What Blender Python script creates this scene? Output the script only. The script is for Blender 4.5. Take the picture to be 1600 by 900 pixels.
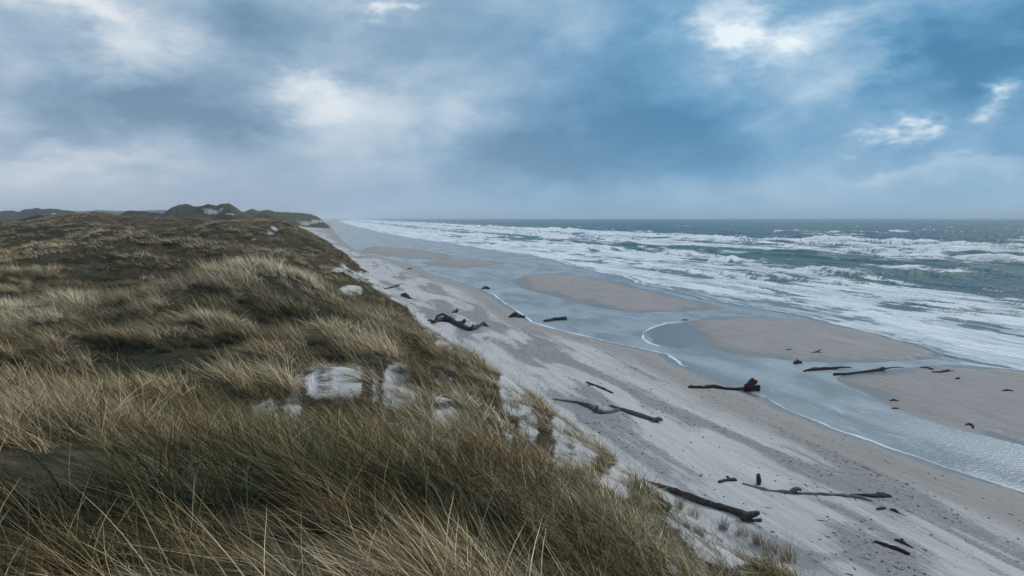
import bpy, math, random
import numpy as np

for o in list(bpy.data.objects):
    bpy.data.objects.remove(o, do_unlink=True)
scene = bpy.context.scene
COL = scene.collection
rng = np.random.default_rng(7)
random.seed(7)

# ------------------------------------------------------------------ camera
F = 1067.0            # focal length in photo pixels (1600 wide)
EYE = 14.0            # eye height above the sea
cam = bpy.data.cameras.new("camera")
cam.sensor_width = 36.0
cam.lens = 36.0 * F / 1600.0
cam.shift_y = -110.0 / 1600.0
cam.clip_start = 0.05
cam.clip_end = 60000.0
camo = bpy.data.objects.new("camera", cam)
camo.location = (0, 0, EYE)
camo.rotation_euler = (math.radians(90), 0, 0)
COL.objects.link(camo)
scene.camera = camo

# ------------------------------------------------------------------ render
scene.render.engine = 'CYCLES'
scene.view_settings.view_transform = 'Standard'
scene.view_settings.look = 'None'
scene.view_settings.exposure = 0.34
scene.view_settings.gamma = 1.0
scene.view_settings.use_curve_mapping = False
cy = scene.cycles
cy.max_bounces = 4
cy.diffuse_bounces = 2
cy.glossy_bounces = 2
cy.transmission_bounces = 2
cy.volume_bounces = 1
cy.transparent_max_bounces = 4
cy.use_denoising = True
cy.use_adaptive_sampling = True
cy.adaptive_threshold = 0.02
cy.sample_clamp_indirect = 4.0

# ------------------------------------------------------------------ node helper
class NT:
    def __init__(self, tree):
        self.t = tree
        self.n = tree.nodes
        self.l = tree.links
        self.n.clear()
    def node(self, typ, **kw):
        nd = self.n.new(typ)
        for k, v in kw.items():
            setattr(nd, k, v)
        return nd
    def put(self, sock, v):
        if v is None:
            return
        if isinstance(v, bpy.types.NodeSocket):
            self.l.new(v, sock)
        else:
            if isinstance(v, (tuple, list)) and len(v) == 3 and sock.type == 'RGBA':
                v = (*v, 1.0)
            sock.default_value = v
    def m(self, op, a, b=None, c=None, clamp=False):
        nd = self.node('ShaderNodeMath', operation=op, use_clamp=clamp)
        self.put(nd.inputs[0], a); self.put(nd.inputs[1], b); self.put(nd.inputs[2], c)
        return nd.outputs[0]
    def vm(self, op, a, b=None):
        nd = self.node('ShaderNodeVectorMath', operation=op)
        self.put(nd.inputs[0], a)
        if op == 'SCALE':
            self.put(nd.inputs['Scale'], b)
        else:
            self.put(nd.inputs[1], b)
        return nd.outputs[0]
    def mix(self, f, a, b, mode='MIX'):
        nd = self.node('ShaderNodeMix', data_type='RGBA', blend_type=mode)
        self.put(nd.inputs[0], f); self.put(nd.inputs[6], a); self.put(nd.inputs[7], b)
        return nd.outputs[2]
    def sm(self, v, lo, hi):
        nd = self.node('ShaderNodeMapRange', interpolation_type='SMOOTHSTEP')
        self.put(nd.inputs[0], v); self.put(nd.inputs[1], lo); self.put(nd.inputs[2], hi)
        return nd.outputs[0]
    def noise(self, vec, scale, detail=4.0, rough=0.55, dist=0.0, col=False):
        nd = self.node('ShaderNodeTexNoise')
        self.put(nd.inputs['Vector'], vec); self.put(nd.inputs['Scale'], scale)
        self.put(nd.inputs['Detail'], detail); self.put(nd.inputs['Roughness'], rough)
        self.put(nd.inputs['Distortion'], dist)
        return nd.outputs['Color' if col else 'Fac']
    def ramp(self, f, stops, interp='LINEAR'):
        nd = self.node('ShaderNodeValToRGB')
        cr = nd.color_ramp
        cr.interpolation = interp
        while len(cr.elements) < len(stops):
            cr.elements.new(0.5)
        for e, (p, c) in zip(cr.elements, stops):
            e.position = p
            e.color = (*c, 1.0)
        self.put(nd.inputs[0], f)
        return nd.outputs[0]
    def attr(self, name, typ='GEOMETRY'):
        return self.node('ShaderNodeAttribute', attribute_name=name, attribute_type=typ)
    def mapv(self, vec, scale=(1, 1, 1), rotz=0.0, loc=(0, 0, 0)):
        nd = self.node('ShaderNodeMapping')
        self.put(nd.inputs['Vector'], vec)
        nd.inputs['Scale'].default_value = scale
        nd.inputs['Rotation'].default_value = (0, 0, rotz)
        nd.inputs['Location'].default_value = loc
        return nd.outputs[0]
    def xyz(self, vec):
        nd = self.node('ShaderNodeSeparateXYZ')
        self.put(nd.inputs[0], vec)
        return nd.outputs
    def bump(self, h, strength, dist, normal=None):
        nd = self.node('ShaderNodeBump')
        nd.inputs['Strength'].default_value = strength
        nd.inputs['Distance'].default_value = dist
        self.put(nd.inputs['Height'], h)
        self.put(nd.inputs['Normal'], normal)
        return nd.outputs[0]

def srgb(r, g, b):
    f = lambda c: (c / 12.92 if c <= 0.04045 else ((c + 0.055) / 1.055) ** 2.4)
    return tuple(f(x / 255.0) for x in (r, g, b))

# ------------------------------------------------------------------ world: cloudy sky
SUN_AZ, SUN_EL = math.radians(52), math.radians(40)   # clockwise from +Y (over the sea), height
world = bpy.data.worlds.new("World")
scene.world = world
world.use_nodes = True
W = NT(world.node_tree)
SKY_STRENGTH = 0.1
tc = W.node('ShaderNodeTexCoord')
D = tc.outputs['Generated']
dx, dy, dz = W.xyz(D)
az = W.m('ARCTAN2', dx, dy)
el = W.m('ARCSINE', dz)
# slow warp so that no cloud edge is a plain oval
wv = W.mapv(D, (1.0, 1.0, 2.0))
n1 = W.noise(wv, 4.0, 5.0, 0.66, col=True)
n1x, n1y, n1z = W.xyz(n1)
azw = W.m('ADD', az, W.m('MULTIPLY', W.m('SUBTRACT', n1x, 0.5), 0.36))
elw = W.m('ADD', el, W.m('MULTIPLY', W.m('SUBTRACT', n1y, 0.5), 0.17))
# general cloud texture: banks stretched sideways
nb = W.noise(W.mapv(D, (1.0, 1.0, 2.6), loc=(2.3, 0.7, 1.1)), 2.6, 6.0, 0.52, 0.4)
nf = W.noise(W.mapv(D, (1.0, 1.0, 1.6), rotz=0.4, loc=(5.3, 1.7, 0.4)), 9.0, 6.0, 0.55, 0.6)
field = W.m('ADD', W.m('MULTIPLY', W.m('SUBTRACT', nb, 0.5), 1.5), 0.56)
field = W.m('ADD', field, W.m('MULTIPLY', W.m('SUBTRACT', nf, 0.5), 0.55))
# cloud banks (+ darker) and thin places (- brighter): photo x, y, half sizes, weight
BANKS = [
    (440, 45, 170, 50, 0.42), (250, 150, 190, 48, 0.3), (60, 150, 120, 70, 0.32), (330, 190, 170, 40, 0.2),
    (30, 215, 60, 25, 0.12), (920, 120, 170, 90, 0.26), (1150, 190, 260, 60, 0.3), (1030, 220, 170, 36, 0.18),
    (1490, 70, 150, 70, 0.44), (1540, 140, 130, 60, 0.2), (800, 255, 150, 40, 0.24), (1000, 275, 260, 36, 0.18),
    (1350, 215, 70, 40, 0.1), (700, 40, 80, 60, 0.06), (160, 55, 110, 36, -0.3), (70, 4, 70, 26, -0.48),
    (600, -6, 20, 14, -0.5), (515, 142, 66, 26, -0.44), (640, 175, 190, 36, -0.26), (470, 225, 240, 26, -0.2),
    (1165, 22, 52, 44, -0.60), (1235, 50, 80, 24, -0.40), (1390, 82, 60, 26, -0.28), (1300, 100, 120, 50, -0.16),
    (1412, 204, 32.76, 12, -0.66), (1590, 166, 44, 18, -0.85), (1410, 266, 70, 12, -0.26), (1560, 256, 90, 14, -0.26),
    (90, 262, 160, 24, -0.24), (300, 262, 240, 22, -0.14), (1250, 300, 360, 30, -0.1),
]
cmbp = W.node('ShaderNodeCombineXYZ')
W.put(cmbp.inputs[0], azw); W.put(cmbp.inputs[1], elw)
pvec = cmbp.outputs[0]
for (px, py, rx, ry, w) in BANKS:
    A = math.atan((px - 800) / F); c = math.cos(A)
    E = math.atan((340 - py) / F * c)
    sa, se = rx / F * c * c * 1.1, ry / F * c * 1.1
    nd = W.node('ShaderNodeVectorMath', operation='MULTIPLY_ADD')
    W.put(nd.inputs[0], pvec); nd.inputs[1].default_value = (1 / sa, 1 / se, 0); nd.inputs[2].default_value = (-A / sa, -E / se, 0)
    dt = W.node('ShaderNodeVectorMath', operation='DOT_PRODUCT')
    W.l.new(nd.outputs[0], dt.inputs[0]); W.l.new(nd.outputs[0], dt.inputs[1])
    g = W.m('POWER', 0.367879, dt.outputs['Value'])
    field = W.m('MULTIPLY_ADD', g, w, field)
skycol = W.ramp(field, [
    (0.00, srgb(212, 224, 232)), (0.13, srgb(190, 207, 221)), (0.32, srgb(166, 190, 209)),
    (0.52, srgb(134, 168, 195)), (0.74, srgb(100, 146, 180)), (1.00, srgb(72, 122, 158))], 'LINEAR')
# towards the land (west-left) the cloud is greyer, low down it thins to a pale veil
left = W.sm(az, 0.25, -0.65)
skycol = W.mix(W.m('MULTIPLY', left, 0.45), skycol, W.mix(1.0, skycol, (1.20, 1.0, 0.92), 'MULTIPLY'))
grey = W.node('ShaderNodeHueSaturation')
W.put(grey.inputs['Color'], skycol)
W.put(grey.inputs['Saturation'], W.m('ADD', 0.76, W.m('MULTIPLY', W.sm(az, -0.25, 0.35), 0.28)))
grey.inputs['Value'].default_value = 0.94
skycol = grey.outputs[0]
low = W.m('POWER', 2.71828, W.m('MULTIPLY', W.m('ABSOLUTE', el), -15.0))
hcol = W.mix(left, srgb(126, 158, 182), srgb(160, 168, 184))
hcol = W.mix(W.sm(az, 0.25, 0.65), hcol, srgb(144, 171, 192))
skycol = W.mix(W.m('MULTIPLY', low, 0.85), skycol, hcol)
sky = W.node('ShaderNodeTexSky', sky_type='NISHITA')
sky.sun_disc = False
sky.sun_elevation = SUN_EL
sky.sun_rotation = SUN_AZ
sky.air_density = 1.5
sky.dust_density = 3.0
gap = W.m('MULTIPLY', W.sm(field, 0.18, -0.05), 0.25)
clouds10 = W.mix(1.0, skycol, (1 / SKY_STRENGTH,) * 3, 'MULTIPLY')
final = W.mix(gap, clouds10, sky.outputs[0])
bg = W.node('ShaderNodeBackground')
W.put(bg.inputs[0], final)
bg.inputs[1].default_value = SKY_STRENGTH
wo = W.node('ShaderNodeOutputWorld')
W.l.new(bg.outputs[0], wo.inputs[0])

# ------------------------------------------------------------------ sun behind cloud
sl = bpy.data.lights.new("sun", 'SUN')
sl.energy = 1.5
sl.angle = math.radians(16)
sl.color = (1.0, 0.93, 0.84)
so = bpy.data.objects.new("sun", sl)
from mathutils import Vector
sdir = Vector((math.sin(SUN_AZ) * math.cos(SUN_EL), math.cos(SUN_AZ) * math.cos(SUN_EL), math.sin(SUN_EL)))
so.rotation_euler = sdir.to_track_quat('Z', 'Y').to_euler()
so.location = (0, 0, 60)
COL.objects.link(so)

# ================================================================== maths
def hash2(ix, iy, seed):
    h = (ix.astype(np.int64) * 374761393 + iy.astype(np.int64) * 668265263 + seed * 1442695041) & 0xffffffff
    h = ((h ^ (h >> 13)) * 1274126177) & 0xffffffff
    h = h ^ (h >> 16)
    return (h & 0xffff) / 65535.0

def vnoise(x, y, seed=0):
    ix = np.floor(x); iy = np.floor(y)
    fx = x - ix; fy = y - iy
    fx = fx * fx * fx * (fx * (fx * 6 - 15) + 10); fy = fy * fy * fy * (fy * (fy * 6 - 15) + 10)
    a = hash2(ix, iy, seed); b = hash2(ix + 1, iy, seed)
    c = hash2(ix, iy + 1, seed); d = hash2(ix + 1, iy + 1, seed)
    return (a * (1 - fx) + b * fx) * (1 - fy) + (c * (1 - fx) + d * fx) * fy

def fbm(x, y, octv=4, seed=0, gain=0.5):
    s = np.zeros_like(np.asarray(x, float)); a = 1.0; t = 0.0
    for i in range(octv):
        c, sn = math.cos(0.6 * i + 0.3), math.sin(0.6 * i + 0.3)
        s += a * vnoise((x * c - y * sn) + 17.3 * i, (x * sn + y * c) - 9.1 * i, seed + i * 31)
        t += a; a *= gain
        x = x * 2.03; y = y * 2.03
    return s / t * 2 - 1            # about -1..1

def sstep(v, lo, hi):
    t = np.clip((v - lo) / (hi - lo), 0, 1)
    return t * t * (3 - 2 * t)

TH = math.atan(290.0 / F)           # the coast runs 15 degrees left of the view
CS, SN = math.cos(TH), math.sin(TH)
def uv(X, Y):
    return -SN * X + CS * Y, CS * X + SN * Y     # u along the coast, v out to sea
def xy(u, v):
    return -SN * u + CS * v, CS * u + SN * v
def plane_hit(px, py, z=0.0):
    Y = (EYE - z) * F / (py - 340.0)
    return (px - 800.0) / F * Y, Y
def at(px, py, Y):
    return ((px - 800.0) / F * Y, Y, EYE + (340.0 - py) / F * Y)

# ------------------------------------------------------------------ dune surface (thin plate through surveyed points)
SURV = [  # photo x, photo y, distance
    (-900, 900, 2.6), (-400, 900, 2.7), (0, 900, 2.9), (400, 900, 3.1), (800, 900, 3.6), (1000, 920, 4.8), (1130, 930, 7.5), (1220, 930, 13), (1290, 910, 20),
    (1600, 1500, 7), (1400, 1500, 4.5), (1000, 1500, 2.0), (500, 1500, 1.55), (0, 1500, 1.5), (-900, 1500, 1.45),
    (-600, 620, 8), (-300, 630, 7.5), (0, 640, 7.2), (200, 652, 7.6), (400, 668, 8), (600, 690, 8.6), (800, 740, 9), (950, 788, 9.6), (1050, 832, 10.5), (1120, 890, 12),
    (0, 740, 4.9), (400, 765, 5.1), (800, 810, 5.6), (1000, 858, 6.8),
    (-500, 610, 14), (100, 605, 13), (300, 625, 13), (480, 650, 13), (600, 640, 14.5), (700, 668, 13.5), (560, 602, 18), (820, 715, 13), (900, 735, 14), (640, 612, 18),
    (1000, 762, 17), (1080, 810, 19), (1170, 855, 19), 
    (-600, 585, 20), (0, 585, 20), (150, 590, 19), (300, 588, 18.5), (420, 580, 19), (500, 548, 23), (620, 575, 25), (700, 612, 24), (780, 650, 22), (860, 690, 22),
    (940, 702, 26), (850, 622, 32), (750, 560, 42), (650, 500, 60), (600, 456, 85), (545, 404, 150), (505, 378, 230), (478, 362, 330),
    (600, 530, 33), (680, 560, 33), (520, 500, 36), (600, 492, 45), (540, 462, 55), (500, 445, 58), (560, 440, 75), (520, 410, 110),
    (-600, 500, 32), (0, 490, 33), (100, 480, 35), (200, 490, 32), (300, 500, 29), (400, 480, 33),
    (300, 440, 40), (340, 425, 43), (385, 413, 46), (440, 424, 48), (250, 452, 40),
    (-500, 462, 52), (0, 462, 52), (100, 460, 52), (200, 462, 50), (330, 455, 54), (0, 430, 62), (100, 415, 66), (200, 410, 70), (300, 410, 74), (420, 432, 62), (470, 418, 75),
    (-600, 410, 74), (0, 406, 74), (60, 386, 80), (110, 370, 86), (200, 365, 90), (260, 372, 90), (300, 380, 88), (350, 390, 88), (400, 393, 92), (450, 397, 98), (490, 402, 105),
    (200, 390, 118), (100, 396, 116), (0, 404, 105), (300, 397, 112), (400, 392, 108), (250, 380, 130), (150, 384, 135),
    (330, 364, 135), (370, 356, 145), (400, 350, 155), (430, 347, 165), (455, 353, 175), (480, 366, 185), (410, 372, 132), (450, 374, 140),
    (-500, 372, 160), (0, 372, 160), (60, 362, 165), (130, 352, 175), (200, 358, 180), (280, 362, 180),
    (400, 352, 210), (440, 352, 240), (330, 366, 215), (200, 364, 215), (100, 342, 240), (150, 337, 260), (40, 350, 240), (-400, 352, 240),
    (250, 343, 300), (350, 347, 300), (420, 345, 300), (100, 348, 320), (0, 350, 330), (460, 352, 330),
    (300, 350, 420), (400, 349, 420), (455, 352, 480), (100, 346, 450), (-400, 346, 450),
    (300, 346, 700), (400, 346, 700), (100, 344, 700), (-400, 344, 700),
]
cx, cs_, czv = [], [], []
KA = 2.2
for (px, py, Y) in SURV:
    X, Yw, z = at(px, py, Y)
    z -= 0.32 if Y < 60 else 0.45        # the survey is of the grass tops
    cx.append((px - 800) / F * KA); cs_.append(math.log(Y)); czv.append(z)
VF_U = np.array([-5, 5, 18, 27, 32, 45, 60, 90, 150, 230, 400, 700, 1000, 1450, 2500, 9000.])
VF_V = np.array([18.5, 18, 17.3, 15.8, 14.8, 13.7, 12.8, 11.5, 9.0, 4.0, -7.0, -27, -28, -6.0, 20, 400.])
def vfoot(u):
    return np.interp(u, VF_U, VF_V)
for uu in (2, 8, 14, 20, 28, 38, 52, 75, 110, 170, 260, 380, 520):
    for dv, z in ((4.0, -2.0), (10.0, -5.0), (22.0, -8.0)):
        X, Y = xy(uu, float(vfoot(uu)) + dv * (1 + uu / 200.0))
        if Y < 3: continue
        cx.append(X / Y * KA); cs_.append(math.log(Y)); czv.append(z)
cx = np.array(cx); cs_ = np.array(cs_); czv = np.array(czv)
def tps(r2):
    return np.where(r2 > 1e-12, 0.5 * r2 * np.log(np.maximum(r2, 1e-12)), 0.0)
N = len(cx)
K = tps((cx[:, None] - cx) ** 2 + (cs_[:, None] - cs_) ** 2) + np.eye(N) * 4e-4
Pm = np.stack([np.ones(N), cx, cs_], 1)
Amat = np.zeros((N + 3, N + 3)); Amat[:N, :N] = K; Amat[:N, N:] = Pm; Amat[N:, :N] = Pm.T
wts = np.linalg.solve(Amat, np.concatenate([czv, np.zeros(3)]))
def dune_rbf(a, Y):
    s = np.log(np.clip(Y, 1.2, 700.0))
    aa = np.clip(a, -1.7, 1.0) * KA
    out = wts[N] + wts[N + 1] * aa + wts[N + 2] * s
    for i in range(N):
        out += wts[i] * tps((aa - cx[i]) ** 2 + (s - cs_[i]) ** 2)
    return out

# ------------------------------------------------------------------ lagoon edge and sand bars on the beach flat
EDGE = [(1900, 886), (1600, 770), (1450, 722), (1300, 670), (1190, 622), (1120, 595), (1065, 570), (1040, 554), (1000, 545), (940, 532),
        (880, 518), (830, 503), (800, 482), (770, 461), (740, 448), (700, 436), (668, 427), (655, 417), (625, 409), (590, 401), (560, 393),
        (545, 384), (532, 374), (522, 362), (516, 352), (512, 345)]
eu, ev = [], []
for (px, py) in EDGE:
    X, Y = plane_hit(px, py)
    a_, b_ = uv(X, Y); eu.append(a_); ev.append(b_)
order = np.argsort(eu); eu = np.array(eu)[order]; ev = np.array(ev)[order]
def vedge(u):
    return np.interp(u, eu, ev)
BARS = {
    'a': [(800, 441), (815, 432), (850, 427), (900, 430), (960, 440), (1010, 452), (1060, 463), (1110, 474), (1132, 481), (1110, 485), (1060, 487), (1000, 488), (950, 483), (900, 473), (860, 463), (825, 453)],
    'b': [(1062, 504), (1100, 497), (1160, 494), (1240, 498), (1290, 503), (1350, 515), (1420, 532), (1460, 548), (1472, 560), (1440, 563), (1380, 566), (1300, 567), (1230, 564), (1170, 556), (1120, 546), (1094, 536), (1104, 527), (1085, 516)],
    'c': [(1300, 592), (1322, 583), (1400, 576), (1500, 571), (1600, 577), (1720, 590), (1900, 640), (1900, 760), (1700, 722), (1600, 693), (1540, 679), (1480, 666), (1420, 649), (1380, 633), (1352, 614), (1322, 604)],
    'd': [(556, 392), (580, 385), (640, 388), (700, 397), (715, 402), (680, 406), (640, 404), (600, 400)],
    'e': [(655, 411), (700, 404), (760, 407), (792, 412), (740, 418), (690, 417)],
    'w': [(1008, 518), (1036, 506), (1070, 505), (1088, 518), (1100, 528), (1092, 540), (1060, 544), (1022, 537)],
}
def sdf(poly, X, Y):
    P = np.array([plane_hit(*p) for p in poly]); n = len(P)
    d2 = np.full(X.shape, 1e18); inside = np.zeros(X.shape, bool)
    for i in range(n):
        x1, y1 = P[i]; x2, y2 = P[(i + 1) % n]
        ex, ey = x2 - x1, y2 - y1
        t = np.clip(((X - x1) * ex + (Y - y1) * ey) / (ex * ex + ey * ey), 0, 1)
        d2 = np.minimum(d2, (X - x1 - t * ex) ** 2 + (Y - y1 - t * ey) ** 2)
        inside ^= ((y1 > Y) != (y2 > Y)) & (X < ex * (Y - y1) / (ey if abs(ey) > 1e-9 else 1e-9) + x1)
    return np.where(inside, 1, -1) * np.sqrt(d2)

def flat_height(X, Y):
    """beach, lagoon floor and sand bars; returns height and bar index"""
    u, v = uv(X, Y)
    vf, ve = vfoot(u), vedge(u)
    ve = ve + 0.35 * fbm(u * 0.25, u * 0 + 3.1, 3, 5) * sstep(u, 10, 40)
    span = np.maximum(ve - vf, 3.0)
    t = (v - vf) / span
    zb = 2.3 * np.clip(1 - t, -5, 1.25) ** 1.0
    zb = np.where(t < 0, 2.3 + 0.6 * np.minimum(-t, 1.0), zb)
    drift = fbm(u * 0.06, v * 0.35, 4, 40)
    zb = zb + np.where(t < 1, (0.10 * drift + 0.05 * fbm(u * 0.3, v * 0.9, 3, 44)) * np.clip((1 - t) * 4, 0, 1) * np.clip(zb, 0, 1), 0)
    sea = np.maximum(-(v - ve) * 0.05, -0.45) - 0.02 * np.maximum(v - 75, 0)
    z = np.where(t < 1, zb, sea)
    lab = np.zeros(X.shape, int)
    near = (t > 0.9) & (v < 110) & (u < 420)
    for k, (key, poly) in enumerate(BARS.items()):
        sd = np.full(X.shape, -1e3)
        wob = 0.8 * fbm(X[near] * 0.16, Y[near] * 0.16, 5, 60 + k)
        sd[near] = sdf(poly, X[near], Y[near]) + wob
        top = 0.05 if key == 'w' else 0.30
        hb = np.where(sd > 0, top * (1 - np.exp(-sd / 7.0)), np.maximum(sd * 0.04, -3))
        hb = hb + np.where(sd > 1, 0.015 * fbm(u * 0.3, v * 0.8, 3, 47), 0)
        take = hb > z
        z = np.where(take, hb, z)
        lab = np.where(take & (sd > -3.0), k + 1, lab)
    return z, lab

def height(X, Y):
    a = X / Y
    u, v = uv(X, Y)
    zd = dune_rbf(a, Y)
    # hummocks and wind-cut hollows
    amp = np.clip(Y / 14.0, 0.25, 3.0)
    zd = zd + 0.24 * np.minimum(amp, 1.8) * fbm(X * 0.38, Y * 0.38, 4, 11) + 0.60 * sstep(Y, 25, 70) * fbm(X * 0.11, Y * 0.11, 3, 19)
    rdg = 1 - np.abs(fbm(X * 0.13 + 3.7, Y * 0.10, 4, 29)) * 2.4
    zd = zd + (0.55 * sstep(Y, 11, 26) + 0.95 * sstep(Y, 45, 110)) * (rdg - 0.35) * sstep(zd, 4.5, 7.5) * (1 - 0.8 * np.exp(-((X + 3.3) / 3.5) ** 2 - ((Y - 16.5) / 5.0) ** 2))
    zd = zd + sstep(Y, 150, 400) * 2.2 * fbm(X * 0.02, Y * 0.02, 4, 23)
    # far away the dunes end at the foot line
    cap = 2.0 + (vfoot(u) - v) * 0.62
    far = sstep(Y, 260, 420)
    zd = zd * (1 - far) + np.minimum(zd, cap) * far
    zf, lab = flat_height(X, Y)
    k = 0.35
    hh = np.clip(0.5 + 0.5 * (zd - zf) / k, 0, 1)
    z = zf * (1 - hh) + zd * hh + k * hh * (1 - hh)
    z = np.where(v > vfoot(u) + 6 + u * 0.03, zf, z)
    return z, lab, zd - zf

# ------------------------------------------------------------------ terrain grid
GA = np.linspace(-1.7, 1.35, 620)
GYl = np.concatenate([np.linspace(math.log(1.2), math.log(400), 640)[:-1], np.linspace(math.log(400), math.log(9000), 60)])
GY = np.exp(GYl)
AA, YY = np.meshgrid(GA, GY)          # rows = distance
XX = AA * YY
ZZ, LAB, EXC = height(XX, YY)
def sample(field, X, Y):
    """bilinear look-up in the terrain grid"""
    a = np.clip((X / Y - GA[0]) / (GA[1] - GA[0]), 0, len(GA) - 1.001)
    r = np.clip(np.interp(np.log(Y), GYl, np.arange(len(GYl))), 0, len(GYl) - 1.001)
    ia = a.astype(int); ir = r.astype(int); fa = a - ia; fr = r - ir
    f = field
    return (f[ir, ia] * (1 - fa) + f[ir, ia + 1] * fa) * (1 - fr) + (f[ir + 1, ia] * (1 - fa) + f[ir + 1, ia + 1] * fa) * fr
def ground(X, Y):
    return float(sample(ZZ, np.array([X], float), np.array([Y], float))[0])
def ground_hit(px, py, ymin=2.0):
    Ys = np.exp(np.linspace(math.log(ymin), math.log(2500), 6000))
    Xs = (px - 800) / F * Ys
    zr = EYE + (340 - py) / F * Ys
    below = zr < np.maximum(sample(ZZ, Xs, Ys), -0.02)
    i = int(np.argmax(below)) if below.any() else len(Ys) - 1
    return float(Xs[i]), float(Ys[i])

def boxblur(f, kr, kc):
    def b1(f, k, ax):
        f = np.moveaxis(f, ax, 0)
        p = np.concatenate([np.repeat(f[:1], k + 1, 0), f, np.repeat(f[-1:], k, 0)], 0)
        c = np.cumsum(p, 0)
        out = (c[2 * k + 1:] - c[:-2 * k - 1]) / (2 * k + 1)
        return np.moveaxis(out, 0, ax)
    for _ in range(2):
        f = b1(b1(f, kr, 0), kc, 1)
    return f
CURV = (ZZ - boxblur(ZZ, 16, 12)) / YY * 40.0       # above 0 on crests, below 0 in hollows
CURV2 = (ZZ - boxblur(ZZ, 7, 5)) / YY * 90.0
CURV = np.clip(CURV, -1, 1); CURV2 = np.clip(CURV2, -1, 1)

# ------------------------------------------------------------------ where sand shows through the grass
PATCH = [  # photo x, y, half width, half height, nearest, farthest distance, strength
    (575, 600, 100, 30, 12, 30, 0.72), (440, 640, 36, 26, 10, 20, 0.75), (630, 622, 70, 14, 12, 24, 0.8), (700, 672, 66, 30, 10, 20, 0.75),
    (800, 615, 34, 26, 18, 40, 1.0), (850, 662, 44, 30, 16, 40, 1.0), (905, 707, 56, 24, 14, 40, 1.0), (765, 600, 22, 14, 18, 40, 1.2),
    (1165, 852, 70, 26, 13, 40, 1.3), (1010, 760, 60, 20, 14, 40, 1.2), (1090, 815, 50, 16, 13, 30, 1.1), (670, 520, 22, 12, 40, 80, 1.0), (690, 540, 14, 8, 40, 80, 0.8),
    (560, 456, 26, 7, 55, 110, 1.0), (535, 425, 12, 10, 80, 160, 1.0), (556, 432, 14, 6, 80, 160, 0.9), (580, 440, 14, 6, 80, 160, 0.8),
    (408, 370, 16, 7, 100, 170, 1.2), (424, 364, 8, 9, 100, 180, 1.1), (113, 418, 9, 14, 55, 90, 1.1), (370, 405, 10, 5, 60, 110, 0.9),
    (1060, 885, 14, 16, 5, 9, 0.7), (745, 700, 20, 12, 9, 13, 0.7),
]
def patchmask(X, Y, Z):
    px = 800 + F * X / Y; py = 340 + F * (EYE - Z) / Y
    m = np.zeros(X.shape)
    kk = np.clip(14 / Y, 0.1, 1.5)
    wx = 46 * fbm(X * kk, Y * kk, 4, 71); wy = 22 * fbm(X * kk, Y * kk, 4, 77)
    for (cx_, cy_, rx, ry, y0, y1, w) in PATCH:
        sc = min(1.0, rx / 45.0)
        q = ((px - cx_ + wx * sc) / rx) ** 2 + ((py - cy_ + wy * sc) / ry) ** 2
        m = np.maximum(m, 1.35 * w * np.exp(-q * 0.85) * ((Y > y0) & (Y < y1)))
    brk = fbm(X * np.clip(30 / Y, 0.3, 2.0), Y * np.clip(30 / Y, 0.3, 2.0) * 0.7, 4, 73)
    return np.clip(m * (0.90 + 1.7 * brk), 0, 1)
MOSS = [(210, 562, 120, 20, 12, 28), (40, 565, 60, 26, 12, 28), (330, 548, 90, 10, 14, 30), (70, 512, 50, 12, 20, 38), (20, 470, 26, 8, 28, 48), (300, 470, 40, 6, 28, 48),
        (430, 760, 60, 26, 3, 8), (390, 830, 70, 20, 2.5, 6), (120, 865, 60, 22, 2.2, 5), (880, 800, 40, 14, 5, 12), (640, 800, 50, 14, 3, 9), (270, 700, 60, 10, 4, 9), (150, 430, 60, 5, 48, 75), (60, 362, 60, 6, 120, 300)]
def mossmask(X, Y, Z):
    px = 800 + F * X / Y; py = 340 + F * (EYE - Z) / Y
    m = np.zeros(X.shape)
    k = np.clip(12 / Y, 0.15, 2.0)
    wx = 40 * fbm(X * k, Y * k, 3, 371); wy = 14 * fbm(X * k, Y * k, 3, 377)
    for (cx_, cy_, rx, ry, y0, y1) in MOSS:
        sc = min(1.0, rx / 60.0)
        q = ((px - cx_ + wx * sc) / rx) ** 2 + ((py - cy_ + wy * sc) / ry) ** 2
        m = np.maximum(m, np.exp(-q * q) * ((Y > y0) & (Y < y1)))
    return m
def veg_density(X, Y, Z, exc):
    """0 bare sand .. 1 closed grass"""
    u, v = uv(X, Y)
    edge = 1.5 + 1.0 * fbm(u * 0.12, v * 0.12, 3, 81)
    d = sstep(exc, edge - 0.55, edge + 0.45)
    d = d * (1 - np.clip(patchmask(X, Y, Z) * 1.15, 0, 1))
    return d
VEG = veg_density(XX, YY, ZZ, EXC)
UU, VV = uv(XX, YY)
WETA = np.zeros_like(ZZ)
above = ZZ
WETA = 1 - sstep(above + 0.06 * fbm(UU * 0.1, VV * 0.4, 3, 90), 0.03, 0.34)
WETA = np.where(LAB > 0, 0.42 + 0.30 * fbm(UU * 0.05, VV * 0.25, 4, 96) + 0.6 * (1 - sstep(ZZ + 0.05 * fbm(UU * 0.2, VV * 0.5, 3, 97), 0.0, 0.17)), WETA)
WETA = np.where(LAB == 6, 1.25, WETA)
WETA = np.clip(WETA, 0, 1.25)
DAMP = (1 - sstep(ZZ + 0.25 * fbm(UU * 0.07, VV * 0.5, 3, 93), 0.45, 1.05)) * (LAB == 0)
warp = fbm(UU * 0.04, VV * 0.10, 3, 101) * 3.0
G1 = fbm(UU * 0.055 + warp * 0.12, VV * 0.40 + warp, 4, 105)
G2 = fbm(UU * 0.12, VV * 0.9, 3, 109)
GRAV = sstep(G1 + 0.6 * G2, -0.16, 0.48) * (1 - sstep(EXC, -0.6, 0.2)) * sstep(ZZ, 0.35, 0.8)

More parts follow.
